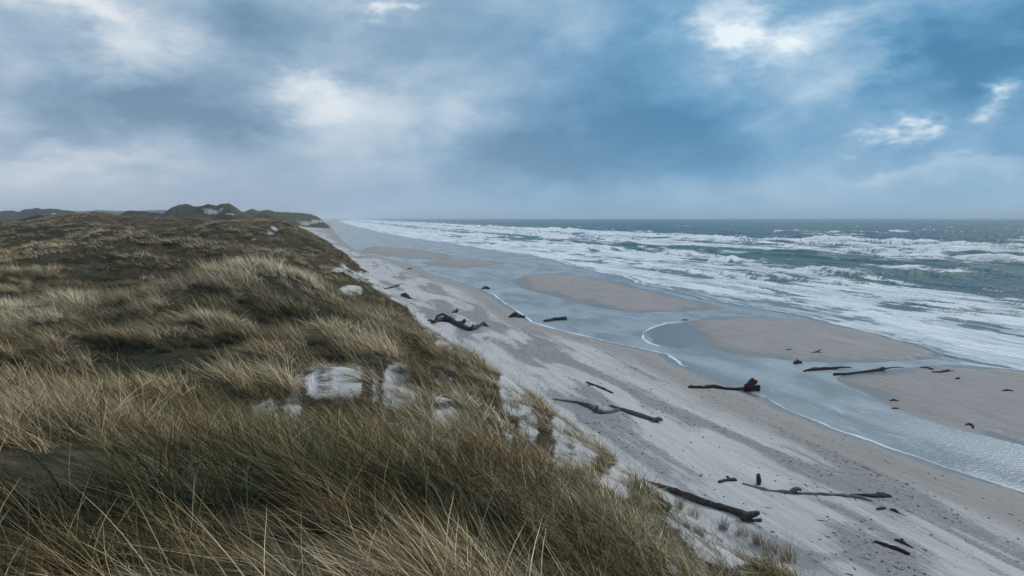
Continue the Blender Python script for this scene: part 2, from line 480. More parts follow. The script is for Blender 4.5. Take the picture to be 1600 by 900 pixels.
def grid_mesh(name, verts, faces, mat, attrs, smooth=True):
    me = bpy.data.meshes.new(name)
    me.vertices.add(len(verts)); me.vertices.foreach_set('co', np.asarray(verts, np.float32).ravel())
    nf = len(faces); k = faces.shape[1]
    me.loops.add(nf * k); me.loops.foreach_set('vertex_index', faces.astype(np.int32).ravel())
    me.polygons.add(nf)
    me.polygons.foreach_set('loop_start', np.arange(0, nf * k, k, dtype=np.int32))
    me.polygons.foreach_set('loop_total', np.full(nf, k, np.int32))
    me.polygons.foreach_set('use_smooth', np.full(nf, smooth, bool))
    for an, (typ, arr) in attrs.items():
        at_ = me.attributes.new(an, typ, 'POINT')
        key = {'FLOAT': 'value', 'FLOAT_VECTOR': 'vector', 'FLOAT_COLOR': 'color', 'INT': 'value'}[typ]
        at_.data.foreach_set(key, np.asarray(arr, np.int32 if typ == 'INT' else np.float32).ravel())
    me.update(calc_edges=True)
    if mat: me.materials.append(mat)
    return me
def add(name, me, label=None, cat=None, kind=None, group=None, parent=None, loc=(0, 0, 0)):
    o = bpy.data.objects.new(name, me)
    COL.objects.link(o)
    o.location = loc
    if label: o['label'] = label
    if cat: o['category'] = cat
    if kind: o['kind'] = kind
    if group: o['group'] = group
    if parent: o.parent = parent
    return o
def quads(nr, nc):
    i = np.arange(nr * nc).reshape(nr, nc)
    return np.stack([i[:-1, :-1], i[:-1, 1:], i[1:, 1:], i[1:, :-1]], -1).reshape(-1, 4)

# ------------------------------------------------------------------ materials
def new_mat(name):
    m = bpy.data.materials.new(name)
    m.use_nodes = True
    return m, NT(m.node_tree)
def finish(T, shader, disp=None):
    out = T.node('ShaderNodeOutputMaterial')
    T.l.new(shader, out.inputs['Surface'])
def principled(T, col, rough=0.8, normal=None, spec=0.3, **kw):
    p = T.node('ShaderNodeBsdfPrincipled')
    T.put(p.inputs['Base Color'], col)
    T.put(p.inputs['Roughness'], rough)
    T.put(p.inputs['Specular IOR Level'], spec)
    T.put(p.inputs['Normal'], normal)
    for k, v in kw.items():
        T.put(p.inputs[k], v)
    return p.outputs[0]

def sand_material():
    m, T = new_mat("sand")
    pos = T.node('ShaderNodeNewGeometry').outputs['Position']
    cst = T.mapv(pos, (1, 1, 1), rotz=-TH)              # x out to sea, y along the coast
    wet = T.attr('wet').outputs['Fac']; damp = T.attr('damp').outputs['Fac']
    grav = T.attr('grav').outputs['Fac']; veg = T.attr('veg').outputs['Fac']
    fine = T.noise(pos, 9.0, 5, 0.7)
    blot = T.noise(T.mapv(cst, (0.9, 0.22, 1)), 1.0, 5, 0.6)
    ripple = T.noise(T.mapv(cst, (2.5, 0.5, 1)), 2.2, 4, 0.6, 0.5)
    dry = T.mix(blot, (0.455, 0.432, 0.418), (0.575, 0.550, 0.535))
    streak = T.noise(T.mapv(cst, (1.3, 0.12, 1), rotz=0.15), 0.7, 5, 0.65, 0.8)
    dry = T.mix(T.m('MULTIPLY', T.sm(streak, 0.46, 0.66), 0.55), dry, (0.35, 0.335, 0.325))
    dry = T.mix(T.m('MULTIPLY', T.sm(fine, 0.52, 0.72), 0.35), dry, (0.24, 0.225, 0.215))
    # shell and pebble lag: dark grey speckle
    spk = T.m('ADD', T.m('MULTIPLY', T.noise(T.mapv(cst, (1, 0.6, 1)), 5.0, 5, 0.8), 0.5), T.m('MULTIPLY', fine, 0.5))
    gcol = T.ramp(spk, [(0.34, (0.065, 0.068, 0.072)), (0.50, (0.170, 0.168, 0.170)), (0.66, (0.33, 0.322, 0.32))])
    gm = T.sm(T.m('ADD', grav, T.m('MULTIPLY', T.m('SUBTRACT', T.noise(T.mapv(cst, (3.0, 0.55, 1)), 1.6, 6, 0.78), 0.5), 2.1)), 0.20, 0.95)
    col = T.mix(T.m('MULTIPLY', gm, 0.70), dry, gcol)
    tracks = T.sm(T.noise(T.mapv(cst, (4.5, 0.10, 1)), 1.0, 4, 0.65), 0.54, 0.70)
    dcol = T.mix(blot, (0.23, 0.205, 0.18), (0.33, 0.30, 0.275))
    dcol = T.mix(T.m('MULTIPLY', tracks, 0.5), dcol, (0.14, 0.118, 0.10))
    col = T.mix(T.m('MULTIPLY', damp, 0.8), col, dcol)
    wcol = T.mix(T.noise(T.mapv(cst, (1.4, 0.5, 1)), 0.8, 5, 0.6), (0.135, 0.118, 0.106), (0.205, 0.182, 0.168))
    soak = T.sm(T.m('ADD', wet, T.m('MULTIPLY', T.m('SUBTRACT', T.noise(T.mapv(cst, (1.2, 0.3, 1)), 0.6, 5, 0.65, 0.8), 0.5), 0.7)), 0.52, 1.05)
    barcol = T.mix(T.noise(T.mapv(cst, (1.6, 0.25, 1), rotz=0.2), 0.9, 6, 0.65, 0.6), (0.225, 0.205, 0.190), (0.440, 0.410, 0.385))
    col = T.mix(T.sm(wet, 0.0, 0.35), col, barcol)
    col = T.mix(soak, col, wcol)
    # litter and roots under the grass; past the tufts the sward itself
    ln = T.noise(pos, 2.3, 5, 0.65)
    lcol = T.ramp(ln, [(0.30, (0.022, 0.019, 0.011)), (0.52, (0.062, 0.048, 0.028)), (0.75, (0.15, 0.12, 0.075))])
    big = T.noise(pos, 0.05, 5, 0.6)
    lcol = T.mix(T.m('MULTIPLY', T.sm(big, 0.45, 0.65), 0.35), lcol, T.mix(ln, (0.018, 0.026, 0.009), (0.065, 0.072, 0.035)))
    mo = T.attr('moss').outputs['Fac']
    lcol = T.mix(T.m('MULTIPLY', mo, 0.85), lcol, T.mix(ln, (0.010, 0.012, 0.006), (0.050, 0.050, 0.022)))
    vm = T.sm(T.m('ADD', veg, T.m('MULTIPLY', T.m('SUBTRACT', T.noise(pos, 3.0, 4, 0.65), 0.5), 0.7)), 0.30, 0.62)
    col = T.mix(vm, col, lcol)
    rough = T.m('SUBTRACT', 0.95, T.m('MULTIPLY', soak, 0.72))
    h = T.m('ADD', T.m('MULTIPLY', ripple, 0.6), T.m('MULTIPLY', T.m('ADD', fine, T.m('MULTIPLY', gm, spk)), 0.25))
    h = T.m('ADD', h, T.m('MULTIPLY', vm, T.m('MULTIPLY', ln, 2.0)))
    h = T.m('ADD', h, T.m('MULTIPLY', T.noise(pos, 1.6, 5, 0.6), 1.2))
    h = T.m('MULTIPLY', h, T.m('SUBTRACT', 1.0, T.m('MULTIPLY', soak, 0.9)))
    nrm = T.bump(h, 0.8, 0.12)
    finish(T, principled(T, col, rough, nrm, spec=T.m('ADD', 0.12, T.m('MULTIPLY', soak, 0.4))))
    return m
SAND = sand_material()

V3 = np.stack([XX, YY, ZZ], -1).reshape(-1, 3)
Q = quads(*XX.shape)
WETA[LAB == 6] = 1.25
VEGS = np.maximum(VEG, np.clip(0.22 + 0.5 * fbm(XX * np.clip(25 / YY, 0.2, 3), YY * np.clip(25 / YY, 0.2, 3), 4, 85), 0, 0.5) * sstep(EXC, 0.6, 1.6))
att = {'veg': VEGS.ravel(), 'wet': WETA.ravel(), 'damp': DAMP.ravel(), 'grav': GRAV.ravel(), 'moss': mossmask(XX, YY, ZZ).ravel()}
labf = LAB.ravel()[Q].max(1)
duneface = (labf == 0) & (EXC.ravel()[Q].mean(1) > -0.15)
def submesh(name, sel, mat, label, cat, kind='structure'):
    q = Q[sel]
    ids, inv = np.unique(q, return_inverse=True)
    me = grid_mesh(name, V3[ids], inv.reshape(-1, 4), mat, {k: ('FLOAT', a[ids]) for k, a in att.items()})
    return add(name, me, label, cat, kind)
submesh('dunes', duneface, SAND, 'grass covered dune slope falling to the beach, with bare sand hollows', 'dunes')
submesh('beach', (labf == 0) & ~duneface, SAND, 'pale beach with grey shell patches between dune foot and lagoon', 'beach')
BARLAB = {'a': 'long smooth sandbar between the lagoon and the surf, beyond the floating log',
          'b': 'broad brown sandbar in the middle, with a narrow wet inlet on its near side',
          'c': 'brown sandbar cut off by the frame edge, nearest to the camera',
          'd': 'far flat sandbar lying next to the surf', 'e': 'low narrow sandbar just this side of the far one',
          'w': 'wet dark sand spit ringed by foam beside the broad sandbar'}
for k, key in enumerate(BARS):
    submesh('sandbar', labf == k + 1, SAND, BARLAB[key], 'sandbar')

# ------------------------------------------------------------------ far dune ridges
def ridge_material(name, c0, c1, c2, sandy=0.0):
    m, T = new_mat(name)
    pos = T.node('ShaderNodeNewGeometry').outputs['Position']
    a = T.noise(pos, 0.035, 6, 0.62); b = T.noise(pos, 0.25, 5, 0.65)
    f = T.m('ADD', T.m('MULTIPLY', a, 0.6), T.m('MULTIPLY', b, 0.4))
    col = T.ramp(f, [(0.34, c0), (0.5, c1), (0.68, c2)])
    sd = T.attr('sandy').outputs['Fac']
    sm_ = T.sm(T.m('ADD', sd, T.m('MULTIPLY', T.m('SUBTRACT', b, 0.5), 1.6)), 0.45, 0.75)
    col = T.mix(sm_, col, (0.40, 0.38, 0.36))
    nrm = T.bump(f, 0.8, 2.0)
    finish(T, principled(T, col, 0.95, nrm, 0.1))
    return m
RM1 = ridge_material('ridge_sward', (0.030, 0.027, 0.016), (0.075, 0.062, 0.038), (0.15, 0.125, 0.08))
RM2 = ridge_material('ridge_heath', (0.015, 0.017, 0.012), (0.032, 0.032, 0.02), (0.065, 0.06, 0.04))
def ridge(name, pts, Y0, depth, mat, label, sandpts=(), basez=2.0, seed=1, nx=180, nt=44, rough=1.0):
    """pts: skyline in photo pixels at distance Y0"""
    pts = np.array(pts, float)
    px = np.linspace(pts[0, 0], pts[-1, 0], nx)
    top = EYE + (340 - np.interp(px, pts[:, 0], pts[:, 1])) / F * Y0
    X = (px - 800) / F * Y0
    t = np.linspace(-1, 1, nt)
    TT, XXr = np.meshgrid(t, X)
    topg = (top + Y0 * 0.0022 * fbm(X / Y0 * 70, X * 0 + seed, 4, seed + 2))[:, None] + 0 * TT
    Yr = Y0 + TT * depth * 0.5 + depth * 0.10 * fbm(XXr / depth * 2.5, TT * 0 + seed, 3, seed)
    prof = np.cos(np.clip(TT, -1, 1) * math.pi / 2) ** 1.3
    gull = fbm(XXr / depth * 5, TT * 1.6, 4, seed + 5) * rough
    z = basez + (topg - basez) * np.clip(prof * (1 + 0.45 * gull * (np.abs(TT) ** 0.7) * 1.2), 0, 1.3)
    Xs = XXr * (Yr / Y0)
    sandy = np.zeros_like(z)
    ppx = 800 + F * Xs / Yr; ppy = 340 + F * (EYE - z) / Yr
    for (sx, sy, rx, ry, w) in sandpts:
        sandy = np.maximum(sandy, w * np.exp(-((ppx - sx) / rx) ** 2 - ((ppy - sy) / ry) ** 2) * (TT < 0.05))
    me = grid_mesh(name, np.stack([Xs, Yr, z], -1).reshape(-1, 3), quads(nx, nt)[:, ::-1], mat, {'sandy': ('FLOAT', sandy.ravel())})
    return add(name, me, label, 'dune ridge', 'structure')
ridge('dune_ridge', [(225, 352), (252, 337), (268, 324), (278, 321), (292, 321), (302, 324), (312, 324), (325, 321), (338, 323), (347, 320), (357, 319), (368, 324), (378, 331), (395, 336), (420, 345)],
      620, 150, RM1, 'highest dune ridge on the skyline, with a pale sand scar on its face',
      [(330, 331, 16, 4, 1.2), (322, 328, 7, 3, 1.0), (362, 335, 12, 1.6, 1.1), (345, 327, 6, 3, 0.8), (280, 330, 6, 1.5, 0.5)], basez=4, seed=3)
ridge('headland', [(365, 346), (380, 333), (392, 328), (405, 331), (418, 328), (430, 331), (445, 331), (460, 332), (475, 333), (487, 335), (496, 338), (504, 344), (511, 350), (517, 356)],
      960, 260, RM1, 'hazy headland where the dunes drop to the far surf',
      [(478, 349, 14, 4, 0.9), (492, 346, 10, 4, 0.9), (468, 345, 8, 4, 0.6), (500, 346, 6, 3, 0.8)], basez=-1, seed=8)
ridge('dune_ridge', [(370, 352), (385, 345), (398, 338), (406, 334), (416, 336), (430, 340), (445, 346), (465, 354)], 430, 110, RM1,
      'smooth brown dune shoulder in front of the headland', [(408, 342, 3, 1.5, 0.7)], basez=3, seed=13)
ridge('dune_ridge', [(-420, 336), (-200, 333), (-60, 332), (0, 331), (18, 329.5), (30, 331), (40, 327.5), (55, 326), (70, 326), (85, 328), (105, 328.5), (118, 331), (128, 337), (136, 344)],
      1500, 420, RM2, 'distant blue-grey dune ridge at the edge of the land', [(84, 334, 4, 1.6, 1.2)], basez=-4, seed=21, nx=260)
ridge('dune_ridge', [(100, 344), (130, 334), (150, 332), (175, 333), (185, 336), (198, 329), (204, 328), (215, 331), (232, 334), (262, 334), (285, 338), (320, 344)],
      800, 200, RM2, 'dark heathy dune ridge with one small peak below the skyline', [(205, 331, 6, 2, 0.35)], basez=0, seed=27)
ridge('hill_range', [(60, 338), (110, 331), (150, 327.5), (175, 329), (200, 330), (225, 328.5), (255, 329), (290, 330), (330, 336), (360, 340)],
      3200, 700, RM2, 'faint blue range of hills on the inland horizon', (), basez=-10, seed=33)
ridge('dune_ridge', [(-420, 352), (-150, 346), (-40, 351), (10, 350), (40, 342), (62, 337), (85, 335), (108, 335), (125, 341), (150, 350)], 430, 130, RM2,
      'dark heather dune in front of the distant blue ridge', [], basez=2, seed=39)
ridge('dune_ridge', [(-420, 380), (-100, 372), (0, 372), (20, 366), (50, 357), (75, 354), (100, 358), (125, 366), (160, 376)], 175, 46, RM2,
      'near black heather mound behind the grassy dune crest', [], basez=5, seed=45, rough=0.6)

# ------------------------------------------------------------------ lagoon
def lagoon_material():
    m, T = new_mat("lagoon_water")
    pos = T.node('ShaderNodeNewGeometry').outputs['Position']
    cst = T.mapv(pos, (1, 1, 1), rotz=-TH)
    a = T.noise(T.mapv(cst, (1.0, 0.45, 1)), 0.22, 4, 0.55, 0.6)
    col = T.mix(T.sm(a, 0.38, 0.62), (0.21, 0.235, 0.245), (0.36, 0.38, 0.39))
    film = T.noise(T.mapv(cst, (1.0, 0.35, 1)), 0.5, 6, 0.65, 1.2)
    col = T.mix(T.m('MULTIPLY', T.sm(film, 0.56, 0.72), 0.55), col, (0.55, 0.60, 0.64))
    r1 = T.noise(T.mapv(cst, (2.0, 5.5, 1)), 0.9, 3, 0.6, 0.8)
    r2 = T.noise(T.mapv(cst, (5, 8, 1)), 1.2, 3, 0.6)
    h = T.m('ADD', r1, T.m('MULTIPLY', r2, 0.4))
    nrm = T.bump(h, 0.42, 0.12)
    finish(T, principled(T, col, 0.30, nrm, 0.5, IOR=1.33))
    return m
us = np.concatenate([np.linspace(0, 420, 70), np.geomspace(440, 3000, 20)])
lag = []
for s in np.linspace(0, 1, 12):
    v0 = vedge(us) - 1.5; v1 = 84.0 + np.maximum(us - 300, 0) * 0.05
    vv = v0 + (v1 - v0) * s
    x, y = xy(us, vv); lag.append(np.stack([x, y, np.zeros_like(x)], -1))
lag = np.array(lag)
me = grid_mesh('lagoon', lag.reshape(-1, 3), quads(12, 90)[:, ::-1], lagoon_material(), {})
add('lagoon_water', me, 'shallow grey-blue lagoon channel between the beach and the sandbars', 'water', 'structure')

# ------------------------------------------------------------------ sea
sa = np.linspace(-0.62, 1.30, 900)
spy = np.concatenate([np.linspace(640, 420, 210)[:-1], np.linspace(420, 350, 190)[:-1], np.linspace(350, 341.3, 60)])
sY = EYE * F / (spy - 340.0)
SA, SY = np.meshgrid(sa, sY)
SX = SA * SY
SU, SV = uv(SX, SY)
# swash front from the photo
FR = [(2000, 650), (1600, 581), (1470, 552), (1380, 524), (1240, 492), (1150, 477), (1100, 469), (1000, 442), (930, 424), (850, 404), (760, 389), (690, 379), (640, 372), (590, 362), (560, 355), (535, 348), (520, 344)]
fu, fv = [], []
for p in FR:
    a_, b_ = uv(*plane_hit(*p)); fu.append(a_); fv.append(b_)
o_ = np.argsort(fu); fu = np.array(fu)[o_]; fv = np.array(fv)[o_]
VS = np.interp(SU, fu, fv) + 1.6 * fbm(SU * 0.09, SV * 0.0 + 1.3, 4, 130) + 0.5 * fbm(SU * 0.5, SV * 0, 3, 133)
dV = SV - VS
deep = sstep(dV, 10, 160)
ph = SV / 34.0 + 1.3 * fbm(SU * 0.006, SV * 0.012, 3, 140) + 0.25 * fbm(SU * 0.03, SV * 0.04, 2, 142)
swell = (0.5 + 0.5 * np.cos(2 * math.pi * ph)) ** 2.2
wamp = (0.30 + 1.6 * deep) * (0.55 + 0.6 * (fbm(SU * 0.012, SV * 0.02, 3, 145) + 0.4)) * sstep(dV, 2, 30)
chop = fbm(SU * 0.06, SV * 0.16, 4, 150, 0.6)
chop2 = fbm(SU * 0.22, SV * 0.5, 3, 156, 0.6)
SZ = 0.05 + wamp * (swell - 0.3) + 0.95 * chop * deep + 0.35 * chop2 * sstep(dV, 4, 50)
# named breakers: photo x range, y, height in metres, foam
BRK = [((1248, 376), (1338, 378), 2.3, 1.0), ((1108, 409), (1142, 410), 1.6, 1.0), ((1264, 425), (1352, 434), 1.5, 0.35), ((884, 390), (962, 392), 2.0, 1.0),
       ((1048, 353), (1084, 354), 2.4, 1.0), ((1200, 363), (1330, 365), 2.0, 0.9), ((1385, 362), (1425, 364), 1.8, 0.7), ((820, 358), (905, 360), 2.2, 1.0),
       ((1030, 397), (1085, 399), 1.5, 0.9), ((820, 384), (900, 390), 1.6, 0.9), ((985, 363), (1030, 364), 2.0, 0.8), ((1440, 382), (1640, 390), 1.8, 0.7), ((700, 366), (790, 371), 1.8, 1.0),
       ((1500, 420), (1530, 421), 1.1, 0.1), ((1380, 428), (1500, 436), 1.2, 0.15), ((1100, 430), (1220, 438), 1.0, 0.4)]
brs = np.random.default_rng(911)
for i in range(64):          # further rollers, each a broken line along the shore
    dv0 = brs.choice([38, 62, 95, 135, 175, 215, 250, 320, 420]) + brs.normal(0, 9)
    uu = brs.uniform(15, 560) if dv0 < 260 else brs.uniform(60, 1100)
    ln_ = brs.uniform(14, 60) * (1 + uu / 300.0)
    v0 = float(np.interp(uu, fu, fv)) + dv0
    BRK.append(((uu, v0), (uu + ln_, v0 + brs.normal(0, 0.06) * ln_), brs.uniform(0.5, 1.0) * (0.5 + 0.5 * min(dv0 / 150.0, 2.0)), brs.choice([0.15, 0.75, 1.0]), 'uv'))
BF = np.zeros_like(SZ); GREEN = np.zeros_like(SZ)
for i, brk_ in enumerate(BRK):
    p, q, hb, fo = brk_[:4]
    if len(brk_) == 5:
        (u1, v1), (u2, v2) = p, q
    else:
        x1, y1 = plane_hit(*p); x2, y2 = plane_hit(*q)
        u1, v1 = uv(x1, y1); u2, v2 = uv(x2, y2)
    L = math.hypot(u2 - u1, v2 - v1)
    sel = np.where((SU > min(u1, u2) - 0.35 * L - 5) & (SU < max(u1, u2) + 0.35 * L + 5) & (SV > min(v1, v2) - 40 - 0.1 * L) & (SV < max(v1, v2) + 60 + 0.1 * L))
    if len(sel[0]) == 0: continue
    su, sv = SU[sel], SV[sel]
    t = ((su - u1) * (u2 - u1) + (sv - v1) * (v2 - v1)) / (L * L)
    nx_, ny_ = -(v2 - v1) / L, (u2 - u1) / L
    if ny_ < 0: nx_, ny_ = -nx_, -ny_
    d = (su - u1) * nx_ + (sv - v1) * ny_ + 2.0 * fbm(t * 6, t * 0 + i, 3, 170 + i)
    env = sstep(t, -0.15, 0.12) * (1 - sstep(t, 0.85, 1.2)) * (0.75 + 0.5 * fbm(t * 9, t * 0 + 2.0 * i, 3, 190 + i))
    wf, wb = 3.0 + hb, 9.0 + 3 * hb
    prof = np.where(d < 0, np.exp(-(d / wf) ** 2), np.exp(-(d / wb) ** 2)) * env
    SZ[sel] += hb * prof
    BF[sel] = np.maximum(BF[sel], fo * env * np.exp(-np.where(d < 0, (d / (wf * 1.5)) ** 2, (d / (wb * 0.5)) ** 2)) * 1.5)
    if fo < 0.5: GREEN[sel] = np.maximum(GREEN[sel], prof)
SZ = np.where(dV < 0, 0.05 + dV * 0.08, SZ)
SZ = np.where(dV > 0, np.maximum(SZ, 0.03), SZ)
# foam cover
st1 = fbm(SU * 0.016, SV * 0.10, 5, 210, 0.6)
st2 = fbm(SU * 0.07, SV * 0.30, 4, 220, 0.6)
st3 = fbm(SU * 0.35, SV * 0.9, 3, 225, 0.6)
inner = sstep(dV, 0, 3) * (1 - sstep(dV + 18 * st1, 44, 74))
mid = (1 - inner) * (1 - sstep(dV, 175, 215))
barf = np.exp(-((dV - 205 + 16 * st1) / 30.0) ** 2)
bar2 = np.exp(-((dV - 118 + 22 * st1) / 20.0) ** 2) * sstep(SU, 60, 300)
dens = (0.70 + 0.18 * np.exp(-dV / 9.0)) * inner + mid * (0.27 + 0.16 * sstep(SU, 100, 300)) + 0.62 * barf + 0.42 * bar2
dens = dens + 0.16 * sstep(SU, 260, 700) * (1 - sstep(dV, 230, 420))
dens = np.clip(dens, 0.0, 1.05)
open_ = sstep(dV, 215, 260)
dens = np.where(dens < 0.2, 0.2 * open_ + dens, dens)
tex = 0.5 + 0.5 * (0.60 * st1 + 0.75 * st2 + 0.25 * st3 + 0.25 * (swell - 0.4) * deep)
foam = sstep(tex + dens - 1.0, -0.10, 0.24)
caps = sstep(chop + 0.5 * chop2 + 0.5 * fbm(SU * 0.02, SV * 0.05, 3, 240), 0.52, 0.80) * open_ * 0.9
foam = np.clip(np.maximum(np.maximum(foam, caps), BF * (0.8 + 0.3 * st3)), 0, 1)
front = np.exp(-((dV - 0.7) / 0.9) ** 2)
foam = np.maximum(foam, 0.9 * front)
foam = np.where(dV < -0.5, 0, foam)
SZ = SZ + 0.10 * foam * sstep(dV, 1, 6) * (1 + st3)

def sea_material():
    m, T = new_mat("sea_water")
    pos = T.node('ShaderNodeNewGeometry').outputs['Position']
    cst = T.mapv(pos, (1, 1, 1), rotz=-TH)
    fo = T.attr('foam').outputs['Fac']; gr = T.attr('green').outputs['Fac']; tone = T.attr('tone').outputs['Fac']; shal = T.attr('shal').outputs['Fac']
    n = T.noise(T.mapv(cst, (1.0, 0.35, 1)), 0.9, 6, 0.68, 0.6)
    lace = T.noise(T.mapv(cst, (1.0, 0.45, 1)), 0.35, 5, 0.7, 1.5)
    f = T.sm(T.m('ADD', fo, T.m('MULTIPLY', T.m('ADD', T.m('SUBTRACT', n, 0.5), T.m('SUBTRACT', lace, 0.5)), 0.85)), 0.28, 0.78)
    f = T.m('MULTIPLY', f, T.sm(fo, 0.02, 0.2))
    wcol = T.mix(gr, (0.008, 0.082, 0.098), (0.04, 0.135, 0.115))
    wcol = T.mix(T.m('MULTIPLY', fo, 0.4), wcol, (0.060, 0.16, 0.19))
    wcol = T.mix(shal, wcol, (0.22, 0.27, 0.30))
    thick = T.sm(T.m('ADD', T.m('MULTIPLY', fo, 0.45), T.m('ADD', T.m('MULTIPLY', T.m('ADD', n, lace), 0.40), T.m('MULTIPLY', tone, 0.55))), 0.78, 1.35)
    col = T.mix(f, wcol, T.mix(thick, (0.36, 0.45, 0.50), (0.86, 0.88, 0.90)))  # grey-blue is thin foam and also painted shadow on the foam
    rough = T.m('ADD', 0.30, T.m('MULTIPLY', f, 0.6))
    w = T.noise(T.mapv(cst, (1.2, 0.5, 1)), 0.35, 6, 0.65, 0.4)
    h = T.m('ADD', T.m('MULTIPLY', w, 2.5), T.m('MULTIPLY', f, T.m('MULTIPLY', T.m('ADD', n, lace), 0.8)))
    nrm = T.bump(h, 0.7, 1.0)
    finish(T, principled(T, col, rough, nrm, 0.26, IOR=1.33))
    return m
keep = (dV.ravel()[quads(*SX.shape)].max(1) > -0.8)
q = quads(*SX.shape)[keep]
ids, inv = np.unique(q, return_inverse=True)
me = grid_mesh('sea', np.stack([SX, SY, SZ], -1).reshape(-1, 3)[ids], inv.reshape(-1, 4), sea_material(),
               {'foam': ('FLOAT', foam.ravel()[ids]), 'green': ('FLOAT', GREEN.ravel()[ids]), 'tone': ('FLOAT', np.maximum(0.58 + 0.7 * fbm(SU * 0.05, SV * 0.26, 4, 260, 0.65), 1.5 * BF).ravel()[ids]), 'shal': ('FLOAT', (1 - sstep(dV, 2, 30)).ravel()[ids])})
add('sea', me, 'rough teal sea with rows of white breakers running to the horizon', 'sea', 'structure')

# ------------------------------------------------------------------ foam lines on the lagoon and bars
fm, T = new_mat("foam")
pos = T.node('ShaderNodeNewGeometry').outputs['Position']
n = T.noise(pos, 6.0, 5, 0.7)
finish(T, principled(T, T.mix(n, (0.62, 0.67, 0.71), (0.90, 0.92, 0.94)), 0.8, T.bump(n, 0.8, 0.05), 0.2))
FOAM = fm
def foam_line(P, wid, label, seed):
    """P: list of plan points; a low lather ridge of uneven width"""
    P = np.array(P, float)
    seg = np.hypot(*np.diff(P, axis=0).T); L = np.concatenate([[0], np.cumsum(seg)])
    n_ = max(20, int(L[-1] / 0.12))
    s = np.linspace(0, L[-1], n_)
    x = np.interp(s, L, P[:, 0]); y = np.interp(s, L, P[:, 1])
    tx, ty = np.gradient(x), np.gradient(y); ln = np.hypot(tx, ty) + 1e-9
    nx_, ny_ = -ty / ln, tx / ln
    wob = 0.10 * fbm(s * 1.3, s * 0, 3, seed); 
    w = wid * np.clip(0.25 + 0.9 * (fbm(s * 0.28, s * 0 + 4, 4, seed + 3) + 0.45), 0.06, 2.2)
    w *= sstep(s, 0, 1.5) * (1 - sstep(s, L[-1] - 1.5, L[-1]))
    rows = []
    for k, (o, hz) in enumerate(((-1, -0.02), (-0.55, 0.030), (0.0, 0.05), (0.6, 0.028), (1, -0.02))):
        off = wob + o * w
        rows.append(np.stack([x + nx_ * off, y + ny_ * off, hz + 0.02 * fbm(s * 4, s * 0 + k, 2, seed + 9) * (abs(o) < 0.9)], -1))
    me = grid_mesh('foam_line', np.array(rows).reshape(-1, 3), quads(5, n_), FOAM, {})
    add('foam_line', me, label, 'foam', 'stuff')
def pix_path(pts):
    return [plane_hit(*p) for p in pts]
us = np.linspace(20, 46, 120); xs, ys = xy(us, vedge(us) + 0.35 * fbm(us * 0.25, us * 0 + 3.1, 3, 5) * sstep(us, 10, 40) + 0.12)
foam_line(list(zip(xs, ys)), 0.17, 'thin white foam line along the near lagoon edge below the root log', 301)
us = np.linspace(57, 125, 200); xs, ys = xy(us, vedge(us) + 0.35 * fbm(us * 0.25, us * 0 + 3.1, 3, 5) * sstep(us, 10, 40) + 0.2)
foam_line(list(zip(xs, ys)), 0.26, 'thin white foam line along the lagoon edge past the floating log', 305)
foam_line(pix_path([(1068, 502), (1040, 505), (1016, 513), (1005, 520), (1004, 528), (1014, 536), (1036, 543)]), 0.25, 'white foam arc around the wet sand spit', 309)
foam_line(pix_path([(1290, 507), (1310, 514), (1330, 525), (1350, 531)]), 0.20, 'short white swash line across the broad sandbar', 313)
foam_line(pix_path([(1395, 537), (1420, 546), (1450, 556), (1475, 563)]), 0.20, 'white swash line at the seaward corner of the broad sandbar', 317)
foam_line(pix_path([(1480, 563), (1530, 571), (1600, 579), (1680, 591)]), 0.45, 'white swash line along the seaward edge of the near sandbar', 321)

# ------------------------------------------------------------------ driftwood
def wood_material(name, c0, c1, c2):
    m, T = new_mat(name)
    co = T.node('ShaderNodeTexCoord').outputs['Object']
    g = T.noise(T.mapv(co, (1.5, 1.5, 1.5)), 3.0, 6, 0.7, 1.5)
    k = T.noise(co, 22.0, 4, 0.7)
    f = T.m('ADD', T.m('MULTIPLY', g, 0.65), T.m('MULTIPLY', k, 0.35))
    col = T.ramp(f, [(0.36, c0), (0.52, c1), (0.70, c2)])
    finish(T, principled(T, col, 0.85, T.bump(f, 0.9, 0.06), 0.2))
    return m
WD = wood_material('dark_driftwood', (0.018, 0.015, 0.013), (0.062, 0.050, 0.045), (0.17, 0.145, 0.13))
WG = wood_material('grey_driftwood', (0.055, 0.045, 0.042), (0.13, 0.108, 0.10), (0.25, 0.215, 0.20))
WR = wood_material('red_brown_wood', (0.022, 0.012, 0.010), (0.055, 0.028, 0.022), (0.10, 0.058, 0.045))
def catmull(P, n_):
    P = np.array(P, float)
    Q_ = np.vstack([2 * P[0] - P[1], P, 2 * P[-1] - P[-2]])
    out = []
    m_ = len(P) - 1
    for i in range(m_):
        p0, p1, p2, p3 = Q_[i:i + 4]
        for t in np.linspace(0, 1, n_, endpoint=(i == m_ - 1)):
            out.append(0.5 * ((2 * p1) + (-p0 + p2) * t + (2 * p0 - 5 * p1 + 4 * p2 - p3) * t * t + (-p0 + 3 * p1 - 3 * p2 + p3) * t ** 3))
    return np.array(out)
